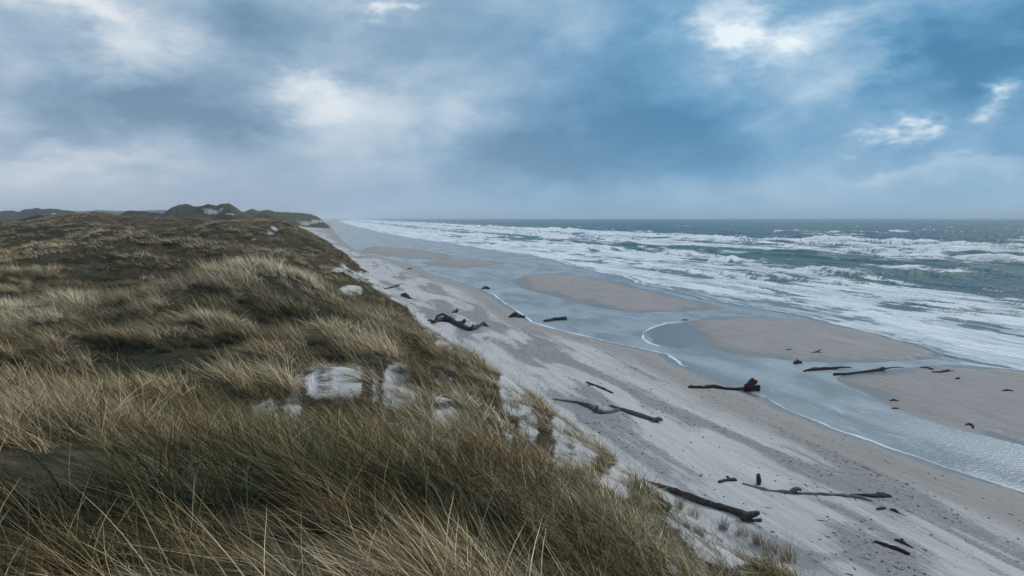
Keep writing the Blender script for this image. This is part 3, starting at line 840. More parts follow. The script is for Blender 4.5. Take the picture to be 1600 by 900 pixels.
def tube(P, R, sides=10, seed=0, rough=0.32, n_=7):
    """tapered knotty limb with broken ends"""
    C = catmull(P, n_)
    Pa = np.array(P, float)
    lin = np.vstack([np.array([Pa[i] + (Pa[i + 1] - Pa[i]) * t for t in np.linspace(0, 1, n_, endpoint=(i == len(Pa) - 2))]) for i in range(len(Pa) - 1)])
    C = 0.65 * lin + 0.35 * C
    r = np.interp(np.linspace(0, 1, len(C)), np.linspace(0, 1, len(R)), R)
    rs = np.random.default_rng(seed)
    T_ = np.gradient(C, axis=0); T_ /= np.linalg.norm(T_, axis=1)[:, None] + 1e-9
    up = np.array([0, 0, 1.0]); verts = []
    n0 = len(C)
    phase = rs.random() * 10
    for i in range(n0):
        s = np.cross(T_[i], up); ls = np.linalg.norm(s)
        s = s / ls if ls > 1e-3 else np.array([1.0, 0, 0])
        w = np.cross(s, T_[i])
        for k in range(sides):
            an = 2 * math.pi * k / sides
            lump = 1 + rough * (2 * vnoise(np.array([i * 0.8 + phase]), np.array([k * 0.9 + seed * 3.1]), seed)[0] - 1)
            lump *= 1 + 0.10 * math.sin(3 * an + i * 0.25)
            if i in (0, n0 - 1): lump *= 0.82
            p = C[i] + (s * math.cos(an) + w * math.sin(an)) * r[i] * lump
            if i in (0, n0 - 1): p = p + T_[i] * r[i] * (rs.random() - 0.5) * 0.9
            verts.append(p)
    faces = []
    for i in range(n0 - 1):
        for k in range(sides):
            a = i * sides + k; b = i * sides + (k + 1) % sides
            faces.append((a, b, b + sides, a + sides))
    faces.append(tuple(range(sides - 1, -1, -1)))
    faces.append(tuple((n0 - 1) * sides + k for k in range(sides)))
    return verts, faces
def mesh_py(name, verts, faces, mat, origin):
    me = bpy.data.meshes.new(name)
    me.from_pydata([tuple(np.array(v) - origin) for v in verts], [], faces)
    me.polygons.foreach_set('use_smooth', [len(f) == 4 for f in faces])
    me.materials.append(mat)
    me.update()
    return me
def water_or_ground(X, Y):
    return max(ground(X, Y), 0.0)
SEED = [100]
def driftwood(name, trunk, radii, mat, label, branches=(), cat='driftwood', sink=0.35, group='driftwood washed up on the beach'):
    """trunk: photo points on the ground (or (x, y, lift)); branches: (part name, points lifted from an anchor, radii)"""
    pts = []
    for i, p in enumerate(trunk):
        X, Y = ground_hit(p[0], p[1])
        r = 0.85 * np.interp(i / (len(trunk) - 1), np.linspace(0, 1, len(radii)), radii)
        z = water_or_ground(X, Y) + r * (1 - sink)
        if len(p) > 2: z += p[2]
        pts.append((X, Y, z))
    pts = np.array(pts)
    # keep the trunk from following every bump of the sand
    if len(pts) > 2:
        lin = np.linspace(0, 1, len(pts))[:, None]
        sm_ = pts[0, 2] * (1 - lin[:, 0]) + pts[-1, 2] * lin[:, 0]
        pts[:, 2] = np.maximum(pts[:, 2] * 0.5 + sm_ * 0.5, pts[:, 2] - 0.05)
    org = np.array([pts[:, 0].mean(), pts[:, 1].mean(), pts[:, 2].min()])
    root = bpy.data.objects.new(name, None)
    root.empty_display_size = 0.3
    root.location = org
    COL.objects.link(root)
    root['label'] = label; root['category'] = cat
    if group: root['group'] = group
    SEED[0] += 7
    add('trunk', mesh_py('trunk', *tube(pts, [0.85 * x for x in radii], 10, SEED[0]), mat, org), parent=root)
    for (pn, bp, br) in branches:
        SEED[0] += 3
        Y0 = None; q = []
        for p in bp:
            if Y0 is None:
                k = int(np.argmin([abs(800 + F * a[0] / a[1] - p[0]) for a in pts]))
                Y0 = pts[k, 1]
            dYb = p[2] if len(p) > 2 else 0.0
            q.append(at(p[0], p[1], Y0 + dYb))
        add(pn, mesh_py(pn, *tube(q, br, 7, SEED[0], 0.2, 5), mat, org), parent=root)
    return root

driftwood('driftwood_log', [(1014, 755), (1050, 770), (1100, 789), (1140, 800), (1172, 814)], [0.07, 0.13, 0.15, 0.14, 0.20], WD,
          'long dark log with forked root end lying beside the dune grass tufts',
          [('root', [(1158, 808), (1172, 805), (1187, 801)], [0.19, 0.14, 0.08]), ('root', [(1162, 814), (1177, 817), (1190, 812)], [0.20, 0.15, 0.06]),
           ('root', [(1164, 812), (1172, 822), (1177, 829)], [0.22, 0.17, 0.08]), ('twig', [(1018, 757), (1006, 749), (990, 746)], [0.05, 0.035, 0.015]),
           ('knot', [(1106, 790), (1108, 784), (1109, 781)], [0.05, 0.04, 0.02])])
driftwood('driftwood_log', [(1076, 606), (1100, 607), (1115, 606), (1135, 609), (1155, 610), (1175, 611)], [0.15, 0.10, 0.16, 0.11, 0.12, 0.20], WR,
          'slender dark log with upright root stump, half in the lagoon shallows',
          [('root', [(1164, 608), (1173, 601), (1177, 592)], [0.26, 0.36, 0.13]), ('root', [(1178, 600), (1180, 596), (1183, 597)], [0.2, 0.16, 0.1]), ('root', [(1176, 606), (1184, 606), (1186, 602)], [0.22, 0.20, 0.16]),
           ('root', [(1180, 604), (1185, 608), (1186, 613)], [0.18, 0.16, 0.12]), ('root', [(1170, 604), (1171, 609), (1172, 613)], [0.18, 0.16, 0.12])])
driftwood('driftwood_branch', [(864, 624), (880, 627), (905, 631), (922, 637), (936, 646), (950, 646), (967, 642)], [0.05, 0.08, 0.12, 0.20, 0.22, 0.13, 0.12], WG,
          'grey bent driftwood branch with an elbow, partly buried in sand',
          [('stub', [(930, 640), (934, 636), (931, 634)], [0.10, 0.08, 0.05])])
driftwood('driftwood_log', [(953, 635), (990, 648.5), (1008, 654), (1029, 660.5)], [0.09, 0.17, 0.16, 0.15], WG,
          'straight grey-brown log beside the bent grey branch',
          [('stub', [(1020, 657), (1028, 655), (1035, 656)], [0.15, 0.14, 0.11])])
driftwood('driftwood_tree', [(675, 505), (690, 502), (705, 504), (720, 511), (733, 517), (748, 513, 0.2), (757, 509, 0.3)], [0.22, 0.34, 0.36, 0.34, 0.30, 0.22, 0.18], WD,
          'big gnarled dead tree trunk lying on the beach close to the dune grass',
          [('branch', [(682, 500), (683, 494), (692, 491), (704, 497)], [0.16, 0.13, 0.12, 0.14]), ('branch', [(690, 500), (698, 494), (708, 499)], [0.14, 0.11, 0.12]),
           ('stub', [(721, 508), (724, 503), (727, 499)], [0.22, 0.20, 0.14]), ('branch', [(757, 506), (761, 511, -0.3), (766, 516, -0.5)], [0.18, 0.22, 0.26]),
           ('branch', [(706, 500), (712, 503), (722, 503)], [0.12, 0.11, 0.10]), ('stub', [(700, 502), (697, 497), (693, 496)], [0.2, 0.15, 0.07]),
           ('stub', [(736, 514), (739, 509), (740, 506)], [0.14, 0.10, 0.05]), ('root', [(678, 504), (672, 500), (668, 501)], [0.18, 0.12, 0.06]), ('root', [(679, 504), (676, 508), (671, 508)], [0.2, 0.13, 0.06])])
driftwood('driftwood_log', [(916, 598), (930, 603), (944, 609), (957, 615)], [0.10, 0.08, 0.12, 0.09], WD, 'thin dark log sunk in the grey shell patch beyond the bent branch',
          [('twig', [(928, 601), (920, 601), (917, 604)], [0.05, 0.04, 0.02])], sink=0.6)
driftwood('driftwood_log', [(850, 503), (866, 501), (885, 500)], [0.16, 0.24, 0.28], WD, 'short thick dark log lying in the lagoon water', [('stub', [(866, 500), (868, 497), (869, 496)], [0.16, 0.12, 0.08])], sink=0.2)
driftwood('driftwood_stump', [(796, 496), (805, 495), (813, 497)], [0.16, 0.42, 0.22], WD, 'dark humped stump on the lagoon edge beside the floating log',
          [('root', [(806, 493), (812, 493), (820, 496)], [0.25, 0.20, 0.16]), ('root', [(800, 494), (804, 490), (808, 490)], [0.22, 0.25, 0.16])])
driftwood('driftwood_stump', [(752, 452), (758, 451), (765, 452)], [0.16, 0.36, 0.20], WD, 'small dark stump at the upper lagoon shore', [('root', [(757, 450), (759, 448), (762, 449)], [0.22, 0.18, 0.12])])
driftwood('driftwood_stump', [(1241, 569), (1247, 568), (1253, 568)], [0.20, 0.20, 0.14], WD, 'small dark stump with a knob at the near edge of the broad sandbar',
          [('root', [(1246, 567), (1246, 564), (1247, 562)], [0.20, 0.15, 0.10])])
driftwood('driftwood_plank', [(1255, 581), (1272, 579), (1290, 578), (1308, 576), (1320, 575)], [0.08, 0.20, 0.20, 0.12, 0.06], WR, 'red-brown flat beam lying in the channel between two sandbars',
          [('splinter', [(1296, 578), (1312, 574), (1330, 574)], [0.10, 0.08, 0.05])])
driftwood('driftwood_log', [(1303, 587), (1325, 585), (1350, 582), (1376, 579)], [0.16, 0.10, 0.11, 0.15], WD, 'thin dark pole with a knob end on the tip of the near sandbar',
          [('knob', [(1374, 578), (1379, 576), (1384, 576)], [0.18, 0.17, 0.10]), ('twig', [(1378, 577), (1395, 574), (1412, 574)], [0.07, 0.06, 0.03])])
driftwood('driftwood_branch', [(1438, 574), (1448, 575), (1458, 578)], [0.06, 0.08, 0.09], WD, 'short thin twig at the upper edge of the near sandbar')
driftwood('driftwood_branch', [(1456, 582), (1470, 582), (1484, 580)], [0.06, 0.11, 0.13], WD, 'short dark branch just below the thin twig on the near sandbar',
          [('twig', [(1480, 580), (1486, 580), (1491, 579)], [0.07, 0.05, 0.03])])
driftwood('driftwood_root', [(1508, 665), (1514, 663), (1520, 666), (1521, 670)], [0.045, 0.083, 0.098, 0.068], WD, 'hooked black root on the near sandbar close to the channel')
driftwood('driftwood_root', [(1390, 626.5), (1397, 626.0), (1404, 626.5)], [0.045, 0.09, 0.037], WD, 'small black root on the near sandbar facing the channel bend')
driftwood('driftwood_root', [(1393, 639.0), (1399, 638.5), (1405, 638.5)], [0.037, 0.068, 0.03], WD, 'tiny dark root right at the channel bank of the near sandbar')
driftwood('driftwood_root', [(1566, 611.25), (1574, 610.5), (1584, 611.25)], [0.045, 0.105, 0.037], WD, 'dark humped root out on the flat of the near sandbar')
driftwood('driftwood_root', [(1493, 592.5), (1497, 592.0), (1500, 592.5)], [0.06, 0.12, 0.06], WD, 'small round dark lump on the near sandbar below the short branch')
driftwood('driftwood_root', [(1268, 551.25), (1276, 550.75), (1284, 551.0)], [0.045, 0.083, 0.037], WD, 'small dark root in the middle of the broad sandbar', [('twig', [(1276, 550), (1281, 547), (1284, 545)], [0.06, 0.04, 0.02])])
driftwood('driftwood_root', [(1228, 546.75), (1233, 546.5), (1238, 546.75)], [0.037, 0.075, 0.037], WD, 'tiny dark lump left of the root on the broad sandbar')
driftwood('driftwood_root', [(1064, 500.75), (1070, 500.5), (1076, 500.75)], [0.045, 0.12, 0.045], WD, 'dark lump at the landward tip of the broad sandbar')
driftwood('driftwood_post', [(1184, 757), (1185.3, 757), (1186.6, 757)], [0.09, 0.10, 0.09], WD, 'short black post standing upright in the beach sand',
          [('post', [(1185.5, 757), (1185.3, 748), (1185, 741)], [0.115, 0.11, 0.10])], cat='post', group=None)
driftwood('driftwood_branch', [(1123, 755), (1133, 752), (1150, 751)], [0.08, 0.07, 0.09], WD, 'forked twig on the pale sand just left of the upright post',
          [('twig', [(1146, 750), (1140, 748), (1135, 744)], [0.07, 0.06, 0.05])])
driftwood('driftwood_log', [(1160, 756), (1200, 767), (1240, 771), (1290, 773), (1340, 778), (1362, 784)], [0.10, 0.16, 0.18, 0.17, 0.14, 0.10], WG,
          'long pale log almost buried in sand beside the upright post', [('stub', [(1236, 768), (1245, 764), (1252, 765)], [0.12, 0.10, 0.07])], sink=1.3)
driftwood('driftwood_plank', [(1362, 777), (1376, 776), (1392, 777)], [0.08, 0.17, 0.08], WD, 'black tangle of wood at the far end of the buried pale log',
          [('splinter', [(1370, 780), (1382, 782), (1391, 783)], [0.09, 0.10, 0.06]), ('splinter', [(1364, 775), (1350, 773), (1328, 773)], [0.08, 0.06, 0.04])])
driftwood('driftwood_branch', [(1370, 797), (1377, 796), (1384, 795)], [0.05, 0.08, 0.05], WD, 'small flat dark bit of wood below the black tangle')
driftwood('driftwood_branch', [(1391, 797), (1398, 799), (1404, 802)], [0.05, 0.09, 0.05], WD, 'short curved dark stick just right of the flat bit of wood')
driftwood('driftwood_branch', [(1366, 847), (1385, 854), (1402, 860), (1421, 868)], [0.05, 0.08, 0.09, 0.08], WR, 'straight brown stick lying alone on the lower beach')
driftwood('driftwood_branch', [(1398, 845), (1408, 848), (1426, 857)], [0.05, 0.09, 0.03], WD, 'small forked twig just above the straight brown stick', [('twig', [(1406, 846), (1409, 843), (1412, 842)], [0.05, 0.04, 0.02])])
driftwood('driftwood_stump', [(528, 404), (533, 402), (538, 403)], [0.3, 0.5, 0.3], WD, 'far upright dark root at the foot of the dune grass', [('root', [(532, 401), (534, 398), (536, 396)], [0.4, 0.3, 0.15])])
driftwood('driftwood_log', [(600, 452), (612, 450), (623, 447)], [0.10, 0.2, 0.26], WD, 'short dark log lying against the far dune grass')
driftwood('driftwood_stump', [(628, 462), (634, 464), (641, 467)], [0.3, 0.42, 0.2], WD, 'dark knotted stump between the short far log and the gnarled tree',
          [('root', [(632, 462), (633, 459), (635, 459)], [0.25, 0.2, 0.12]), ('root', [(638, 465), (643, 467), (648, 469)], [0.2, 0.14, 0.08])])
driftwood('driftwood_stump', [(707, 489), (711, 488), (715, 488)], [0.1, 0.25, 0.16], WD, 'small dark wedge of wood behind the gnarled tree trunk', [('root', [(712, 487), (714, 485), (716, 485)], [0.2, 0.18, 0.12])])
driftwood('driftwood_branch', [(636, 421), (640, 420.5), (644, 420)], [0.12, 0.2, 0.14], WD, 'lone dark stick on the far flat beach')

# ------------------------------------------------------------------ grass
def tuft_mesh(name, n_, R, L, width, lean0, bend, spread, mat, seed, segs=5, straight=0.05, flat=0.0):
    rs = np.random.default_rng(seed)
    ph = rs.random(n_) * 2 * math.pi
    rad = R * np.sqrt(rs.random(n_))
    bx, by = rad * np.cos(ph), rad * np.sin(ph)
    length = L * (0.45 + 0.75 * rs.random(n_))
    phi = rs.normal(0, spread, n_)
    # outer blades splay away from the middle
    phi = np.where(rs.random(n_) < 0.25, phi + rs.normal(0, 1.1, n_), phi)
    th0 = np.abs(rs.normal(lean0, 0.22, n_)); th1 = th0 + np.abs(rs.normal(bend, 0.28, n_))
    stiff = rs.random(n_) < straight
    th1 = np.where(stiff, th0 + 0.1 * rs.random(n_), th1); th0 = np.where(stiff, np.abs(rs.normal(0.5, 0.35, n_)), th0)
    phi = np.where(stiff, rs.random(n_) * 6.28, phi)
    th1 = np.minimum(th1, 2.0)
    px, py, pz = bx.copy(), by.copy(), np.full(n_, -0.04)
    fa = rs.random(n_) * math.pi
    wv = width * (0.6 + 0.8 * rs.random(n_))
    verts = np.zeros((n_, 2 * segs + 1, 3))
    for s in range(segs + 1):
        t = s / segs
        wd = wv * (1 - t) ** 0.7 * (0.75 + 0.6 * t if t < 0.4 else 1.0)
        sx, sy = -np.sin(phi + 0.6 * np.cos(fa)), np.cos(phi + 0.6 * np.cos(fa))
        tz = 0.35 * np.sin(fa)
        if s < segs:
            verts[:, 2 * s] = np.stack([px - sx * wd / 2, py - sy * wd / 2, pz - tz * wd / 2], -1)
            verts[:, 2 * s + 1] = np.stack([px + sx * wd / 2, py + sy * wd / 2, pz + tz * wd / 2], -1)
        else:
            verts[:, 2 * s] = np.stack([px, py, pz], -1)
        th = th0 + (th1 - th0) * (t + 0.5 / segs) ** 1.2
        d = length / segs
        px = px + d * np.sin(th) * np.cos(phi); py = py + d * np.sin(th) * np.sin(phi); pz = pz + d * np.cos(th) * (1 - flat)
        phi = phi + rs.normal(0, 0.06, n_)
    nv = 2 * segs + 1
    tris = []
    for s in range(segs - 1):
        a, b, c, d = 2 * s, 2 * s + 1, 2 * s + 3, 2 * s + 2
        tris += [(a, b, c), (a, c, d)]
    a, b, c = 2 * (segs - 1), 2 * segs - 1, 2 * segs
    tris.append((a, b, c))
    tris = np.array(tris)
    faces = (tris[None] + (np.arange(n_) * nv)[:, None, None]).reshape(-1, 3)
    hue = np.repeat(rs.random(n_), nv); val = np.repeat(0.24 + 2.2 * rs.random(n_) ** 2.7, nv)  # uneven blade brightness, painted in for sunlit and shaded blades
    tpar = np.tile(np.concatenate([np.repeat(np.arange(segs) / segs, 2), [1.0]]), n_)
    bl = np.stack([hue, val, tpar, np.ones_like(hue)], -1)
    me = grid_mesh(name, verts.reshape(-1, 3), faces, mat, {'blade': ('FLOAT_COLOR', bl)})
    return me

def grass_material():
    m, T = new_mat("marram_grass")
    bl = T.attr('blade').outputs['Color']
    sep = T.node('ShaderNodeSeparateColor'); T.put(sep.inputs[0], bl)
    hue, val, tp = sep.outputs
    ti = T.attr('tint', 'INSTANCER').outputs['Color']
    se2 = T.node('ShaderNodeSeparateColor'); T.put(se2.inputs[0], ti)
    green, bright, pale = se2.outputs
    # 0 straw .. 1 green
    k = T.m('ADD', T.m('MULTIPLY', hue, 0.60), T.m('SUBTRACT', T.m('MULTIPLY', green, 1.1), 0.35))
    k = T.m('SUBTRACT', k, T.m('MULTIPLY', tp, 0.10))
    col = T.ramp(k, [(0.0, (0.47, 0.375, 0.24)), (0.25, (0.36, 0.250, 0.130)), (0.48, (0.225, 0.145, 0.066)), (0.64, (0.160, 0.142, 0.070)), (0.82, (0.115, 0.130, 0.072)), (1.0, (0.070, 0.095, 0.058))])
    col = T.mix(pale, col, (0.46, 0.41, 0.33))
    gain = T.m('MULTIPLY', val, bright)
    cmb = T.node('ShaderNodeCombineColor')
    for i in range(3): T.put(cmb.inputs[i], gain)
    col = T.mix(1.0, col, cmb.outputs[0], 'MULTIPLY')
    df = T.node('ShaderNodeBsdfDiffuse'); T.put(df.inputs[0], col)
    finish(T, df.outputs[0])
    return m
GRASS = grass_material()

def proto_collection(name, meshes):
    c = bpy.data.collections.new(name)          # never linked to the scene: only a source for the scatter
    for i, me in enumerate(meshes):
        o = bpy.data.objects.new('%s_%02d' % (name, i), me)
        c.objects.link(o)
    return c
def scatter(name, P, rot, scl, tint, idx, coll, label, cat):
    me = grid_mesh(name, P, np.zeros((0, 3), int), None,
                   {'rot': ('FLOAT_VECTOR', rot), 'scl': ('FLOAT_VECTOR', scl), 'tint': ('FLOAT_COLOR', tint), 'idx': ('INT', idx)})
    o = add(name, me, label, cat, 'stuff')
    ng = bpy.data.node_groups.new(name, 'GeometryNodeTree')
    ng.interface.new_socket('Geometry', in_out='INPUT', socket_type='NodeSocketGeometry')
    ng.interface.new_socket('Geometry', in_out='OUTPUT', socket_type='NodeSocketGeometry')
    gi = ng.nodes.new('NodeGroupInput'); go = ng.nodes.new('NodeGroupOutput')
    ip = ng.nodes.new('GeometryNodeInstanceOnPoints'); ci = ng.nodes.new('GeometryNodeCollectionInfo')
    ci.inputs['Collection'].default_value = coll
    ci.inputs['Separate Children'].default_value = True
    ci.inputs['Reset Children'].default_value = True
    ip.inputs['Pick Instance'].default_value = True
    def na(nm, typ):
        nd = ng.nodes.new('GeometryNodeInputNamedAttribute'); nd.data_type = typ
        nd.inputs['Name'].default_value = nm
        return nd.outputs['Attribute']
    ng.links.new(gi.outputs[0], ip.inputs['Points'])
    ng.links.new(ci.outputs[0], ip.inputs['Instance'])
    ng.links.new(na('idx', 'INT'), ip.inputs['Instance Index'])
    e2r = ng.nodes.new('FunctionNodeEulerToRotation')
    ng.links.new(na('rot', 'FLOAT_VECTOR'), e2r.inputs[0])
    ng.links.new(e2r.outputs[0], ip.inputs['Rotation'])
    ng.links.new(na('scl', 'FLOAT_VECTOR'), ip.inputs['Scale'])
    ng.links.new(ip.outputs[0], go.inputs[0])
    md = o.modifiers.new('scatter', 'NODES'); md.node_group = ng
    return o

def grass_points(n_, a0, a1, y0, y1, dens, seed):
    rs = np.random.default_rng(seed)
    Y = np.sqrt(y0 * y0 + (y1 * y1 - y0 * y0) * rs.random(n_))
    X = (a0 + (a1 - a0) * rs.random(n_)) * Y
    Z = sample(ZZ, X, Y); ex = sample(EXC, X, Y)
    d = veg_density(X, Y, Z, ex)
    cl = fbm(X * 0.75, Y * 0.75, 3, 401)
    cv = sample(CURV, X, Y); cv2 = sample(CURV2, X, Y)
    thin = dens * (0.55 + 1.9 * cl + 0.45 * cv + 0.3 * cv2)
    keep = rs.random(n_) < np.where(d > 0.5, d * np.clip(thin, 0.12, 1), d * 0.6 * np.clip(thin, 0.1, 1) + 0.20 * (ex > 0.8))
    keep &= rs.random(n_) > 0.85 * mossmask(X, Y, Z)
    # leave out what lies on the hidden lower flats
    u, v = uv(X, Y)
    keep &= v < vfoot(u) + 3
    X, Y, Z = X[keep], Y[keep], Z[keep]
    n2 = len(X)
    # wind off the sea combs the grass to the left and away
    wd = math.radians(158) + 0.42 * fbm(X * 0.12, Y * 0.12, 3, 411) + 0.32 * fbm(X * 0.7, Y * 0.7, 2, 417) + rs.normal(0, 0.18, n2)
    wd = wd + math.radians(12) + math.radians(24) * (1 - 0.5 * sstep(Y, 12, 40))
    return X, Y, Z, wd, rs, n2
def tints(X, Y, Z, rs, n2):
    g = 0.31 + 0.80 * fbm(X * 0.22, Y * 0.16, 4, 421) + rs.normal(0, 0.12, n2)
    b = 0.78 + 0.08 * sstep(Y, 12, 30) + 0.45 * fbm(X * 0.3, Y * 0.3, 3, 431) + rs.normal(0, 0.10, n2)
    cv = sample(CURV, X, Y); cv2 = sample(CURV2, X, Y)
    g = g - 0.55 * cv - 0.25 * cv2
    b = b + 0.45 * cv + 0.35 * cv2  # relief shading put into the tint: crests brighter, hollows darker
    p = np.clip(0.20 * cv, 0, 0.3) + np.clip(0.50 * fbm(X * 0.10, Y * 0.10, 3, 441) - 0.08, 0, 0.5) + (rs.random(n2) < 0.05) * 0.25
    # the pale fleece on the second crest and along the inland hollows
    pxs = 800 + F * X / Y
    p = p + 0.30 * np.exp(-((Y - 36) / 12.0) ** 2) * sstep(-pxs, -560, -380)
    return np.stack([np.clip(g, 0, 1), np.clip(b, 0.28, 1.7), np.clip(0.6 * p, 0, 0.5), np.ones(n2)], -1)

near = proto_collection('marram_near', [
    tuft_mesh('t', 80, 0.13, 0.85, 0.0068, 1.02, 0.50, 0.26, GRASS, 1, 6),
    tuft_mesh('t', 66, 0.16, 0.95, 0.0072, 1.12, 0.42, 0.30, GRASS, 2, 6),
    tuft_mesh('t', 90, 0.12, 0.70, 0.0060, 0.92, 0.70, 0.34, GRASS, 3, 6),
    tuft_mesh('t', 50, 0.20, 0.75, 0.0062, 1.10, 0.45, 0.50, GRASS, 4, 5, 0.10),
    tuft_mesh('t', 46, 0.10, 1.00, 0.0085, 0.62, 0.75, 0.32, GRASS, 5, 6, 0.05),
    tuft_mesh('t', 16, 0.25, 0.70, 0.0048, 0.9, 0.5, 1.6, GRASS, 6, 4, 0.45),
])
mid_c = proto_collection('marram_mid', [
    tuft_mesh('t', 90, 0.25, 1.00, 0.0135, 0.88, 0.55, 0.28, GRASS, 11, 4),
    tuft_mesh('t', 80, 0.30, 0.95, 0.0145, 1.00, 0.42, 0.32, GRASS, 12, 4),
    tuft_mesh('t', 95, 0.22, 0.85, 0.0125, 0.78, 0.7, 0.36, GRASS, 13, 4),
    tuft_mesh('t', 60, 0.32, 0.75, 0.0135, 0.95, 0.45, 0.5, GRASS, 14, 4),
])
far_c = proto_collection('marram_far', [
    tuft_mesh('t', 66, 0.62, 0.72, 0.030, 0.82, 0.55, 0.35, GRASS, 21, 3),
    tuft_mesh('t', 58, 0.72, 0.68, 0.033, 0.95, 0.45, 0.40, GRASS, 22, 3),
    tuft_mesh('t', 70, 0.56, 0.64, 0.028, 0.72, 0.6, 0.4, GRASS, 23, 3),
])
def lay(name, n_, a0, a1, y0, y1, dens, seed, coll, weights, smin, smax, label):
    X, Y, Z, wd, rs, n2 = grass_points(n_, a0, a1, y0, y1, dens, seed)
    s = smin + (smax - smin) * rs.random(n2)
    s *= 1 - 0.35 * np.clip(patchmask(X, Y, Z), 0, 1)
    s *= np.clip(0.85 + 0.45 * (fbm(X * 0.5, Y * 0.5, 2, 451) + 0.2) + 0.30 * sample(CURV, X, Y), 0.45, 1.4)
    tilt = rs.normal(0, 0.10, (n2, 2))
    rot = np.stack([tilt[:, 0], tilt[:, 1], wd], -1)
    scl = np.stack([s * (0.9 + 0.25 * rs.random(n2)), s, s * (0.85 + 0.3 * rs.random(n2))], -1)
    w = np.array(weights, float); w /= w.sum()
    idx = rs.choice(len(w), n2, p=w)
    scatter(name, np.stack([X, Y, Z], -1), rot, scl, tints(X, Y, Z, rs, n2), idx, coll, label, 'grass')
    return n2
c1 = lay('marram_grass', 8000, -1.35, 1.1, 1.3, 14, 1.0, 501, near, [5, 5, 5, 4, 2, 3], 0.75, 1.15, 'wind-combed tan and green dune grass in front of the camera')
c2 = lay('marram_grass', 27000, -1.05, 0.55, 13, 62, 1.0, 503, mid_c, [3, 3, 3, 2], 0.75, 1.2, 'dune grass covering the slope and hollows beyond the first crest')
c3 = lay('marram_grass', 60000, -0.95, -0.15, 58, 330, 1.0, 505, far_c, [1, 1, 1], 0.75, 1.2, 'distant dune grass on the rolling crests inland')
print('tufts', c1, c2, c3)

# single tufts on the sand at the dune foot
TUFTS = [(1232, 878, 1.0, 'dark thick grass tuft nearest the frame bottom on the dune foot sand'), (1205, 862, 0.85, 'olive grass tuft right beside the darkest tuft at the dune foot'),
         (1185, 850, 0.7, 'small tuft of grass just below the root end of the long log'), (1158, 836, 0.8, 'spiky yellow grass tuft under the long dark log'),
         (1130, 826, 0.75, 'thin yellow grass tuft below the middle of the long dark log'), (1083, 808, 0.8, 'rusty brown grass tuft by the thin half of the long log'),
         (1060, 795, 0.7, 'short grass tuft between rusty tuft and the main grass'), (995, 775, 0.9, 'round green tuft below the twig end of the long log'),
         (755, 659 - 92, 0.6, 'loose little grass tuft on the sand below the gnarled tree')]
tuftme = [tuft_mesh('grass_blades', 120, 0.20, 0.75, 0.011, 0.25, 0.6, 0.9, GRASS, 61, 5), tuft_mesh('grass_blades', 90, 0.26, 0.65, 0.011, 0.35, 0.6, 1.2, GRASS, 62, 5)]
for i, (px, py, s, lab) in enumerate(TUFTS):
    X, Y = ground_hit(px, py)
    o = add('grass_tuft', tuftme[i % 2], lab, 'grass tuft', group='single grass tufts on the dune foot', loc=(X, Y, ground(X, Y)))
    o.rotation_euler = (0, 0, 2.6 + i * 0.7); o.scale = (s * 1.25,) * 3
    o['tint'] = [0.35 + 0.35 * ((i * 37) % 10) / 10.0, 1.0, 0.0, 1.0]

# ------------------------------------------------------------------ shells, pebbles and twigs on the beach
pm, T = new_mat("beach_pebble")
ri = T.node('ShaderNodeObjectInfo').outputs['Random']
finish(T, principled(T, T.ramp(ri, [(0.0, (0.03, 0.026, 0.024)), (0.5, (0.07, 0.065, 0.062)), (1.0, (0.17, 0.165, 0.16))]), 0.8, None, 0.3))
def pebble(seed, sx, sy, sz):
    import bmesh
    bm = bmesh.new(); bmesh.ops.create_icosphere(bm, subdivisions=1, radius=1)
    rs = np.random.default_rng(seed)
    for v in bm.verts: v.co *= 0.8 + 0.4 * rs.random(); v.co.x *= sx; v.co.y *= sy; v.co.z *= sz
    me = bpy.data.meshes.new('pebble'); bm.to_mesh(me); bm.free(); me.materials.append(pm)
    return me
peb = proto_collection('beach_bits', [pebble(1, 1, 0.8, 0.5), pebble(2, 1.2, 0.6, 0.4), pebble(3, 3.4, 0.35, 0.35), pebble(4, 2.2, 0.5, 0.3)])
rs = np.random.default_rng(77)
n_ = 26000
u = 12 + 95 * rs.random(n_) ** 1.3; t = rs.random(n_)
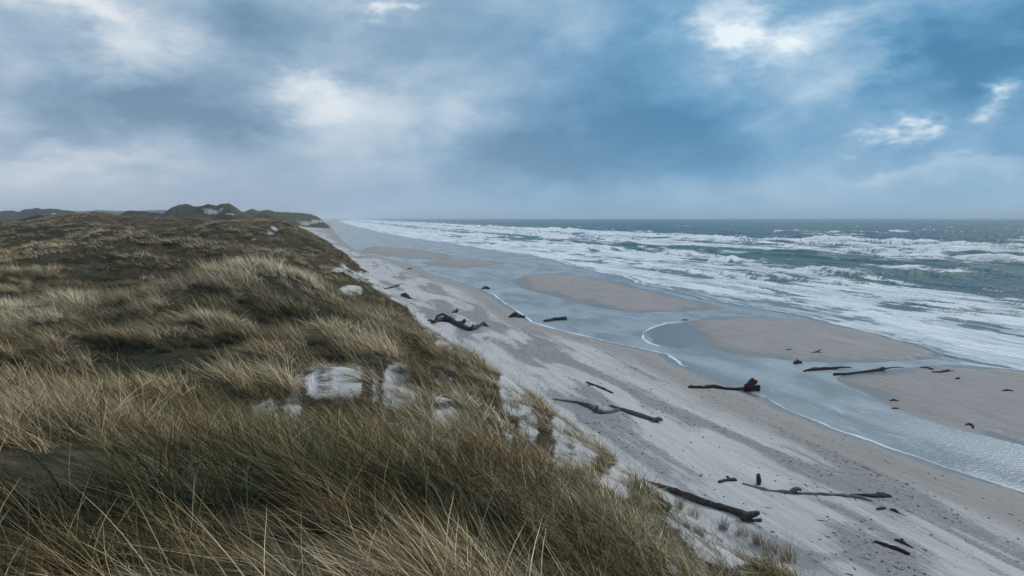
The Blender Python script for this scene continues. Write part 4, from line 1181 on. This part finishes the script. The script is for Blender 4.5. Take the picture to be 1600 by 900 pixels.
v = vfoot(u) - 1 + (vedge(u) - vfoot(u) + 0.5) * t
X, Y = xy(u, v); Y = np.maximum(Y, 3)
gv = sample(GRAV, X, Y)
line = np.exp(-((t - 0.72 - 0.03 * np.sin(u * 0.2)) / 0.03) ** 2) + 0.6 * np.exp(-((t - 0.86) / 0.015) ** 2)
keep = rs.random(n_) < np.clip(0.08 + 0.34 * gv + 0.34 * line, 0, 1) * (0.3 + 0.9 * vnoise(u * 0.3, v * 0.8, 88))
keep &= (sample(VEG, X, Y) < 0.2)
X, Y = X[keep], Y[keep]; n2 = len(X)
s = 0.026 + 0.065 * rs.random(n2) ** 3
rot = np.stack([rs.normal(0, 0.1, n2), rs.normal(0, 0.1, n2), math.pi / 2 + TH + rs.normal(0, 0.6, n2)], -1)
scatter('beach_pebbles', np.stack([X, Y, sample(ZZ, X, Y)], -1), rot, np.stack([s, s, s], -1), np.ones((n2, 4)), rs.choice(4, n2, p=[0.45, 0.3, 0.1, 0.15]), peb,
        'dark pebbles, shells and twig bits strewn over the beach', 'pebbles')

# ------------------------------------------------------------------ salt haze over the surf
hz = bpy.data.meshes.new('haze')
x0, x1, y0, y1, z0, z1 = -16000, 16000, -300, 13000, -190, 62
hz.from_pydata([(x0, y0, z0), (x1, y0, z0), (x1, y1, z0), (x0, y1, z0), (x0, y0, z1), (x1, y0, z1), (x1, y1, z1), (x0, y1, z1)], [],
               [(3, 2, 1, 0), (4, 5, 6, 7), (0, 1, 5, 4), (1, 2, 6, 5), (2, 3, 7, 6), (3, 0, 4, 7)])
hm = bpy.data.materials.new('haze'); hm.use_nodes = True
H = NT(hm.node_tree)
pv = H.node('ShaderNodeVolumePrincipled')
pv.inputs['Color'].default_value = (0.86, 0.93, 1.0, 1)
pv.inputs['Density'].default_value = 0.00015
pv.inputs['Anisotropy'].default_value = 0.0
ho = H.node('ShaderNodeOutputMaterial')
H.l.new(pv.outputs[0], ho.inputs['Volume'])
hz.materials.append(hm)
add('haze', hz, 'pale salt haze hanging in the air over the surf', 'haze', 'stuff')
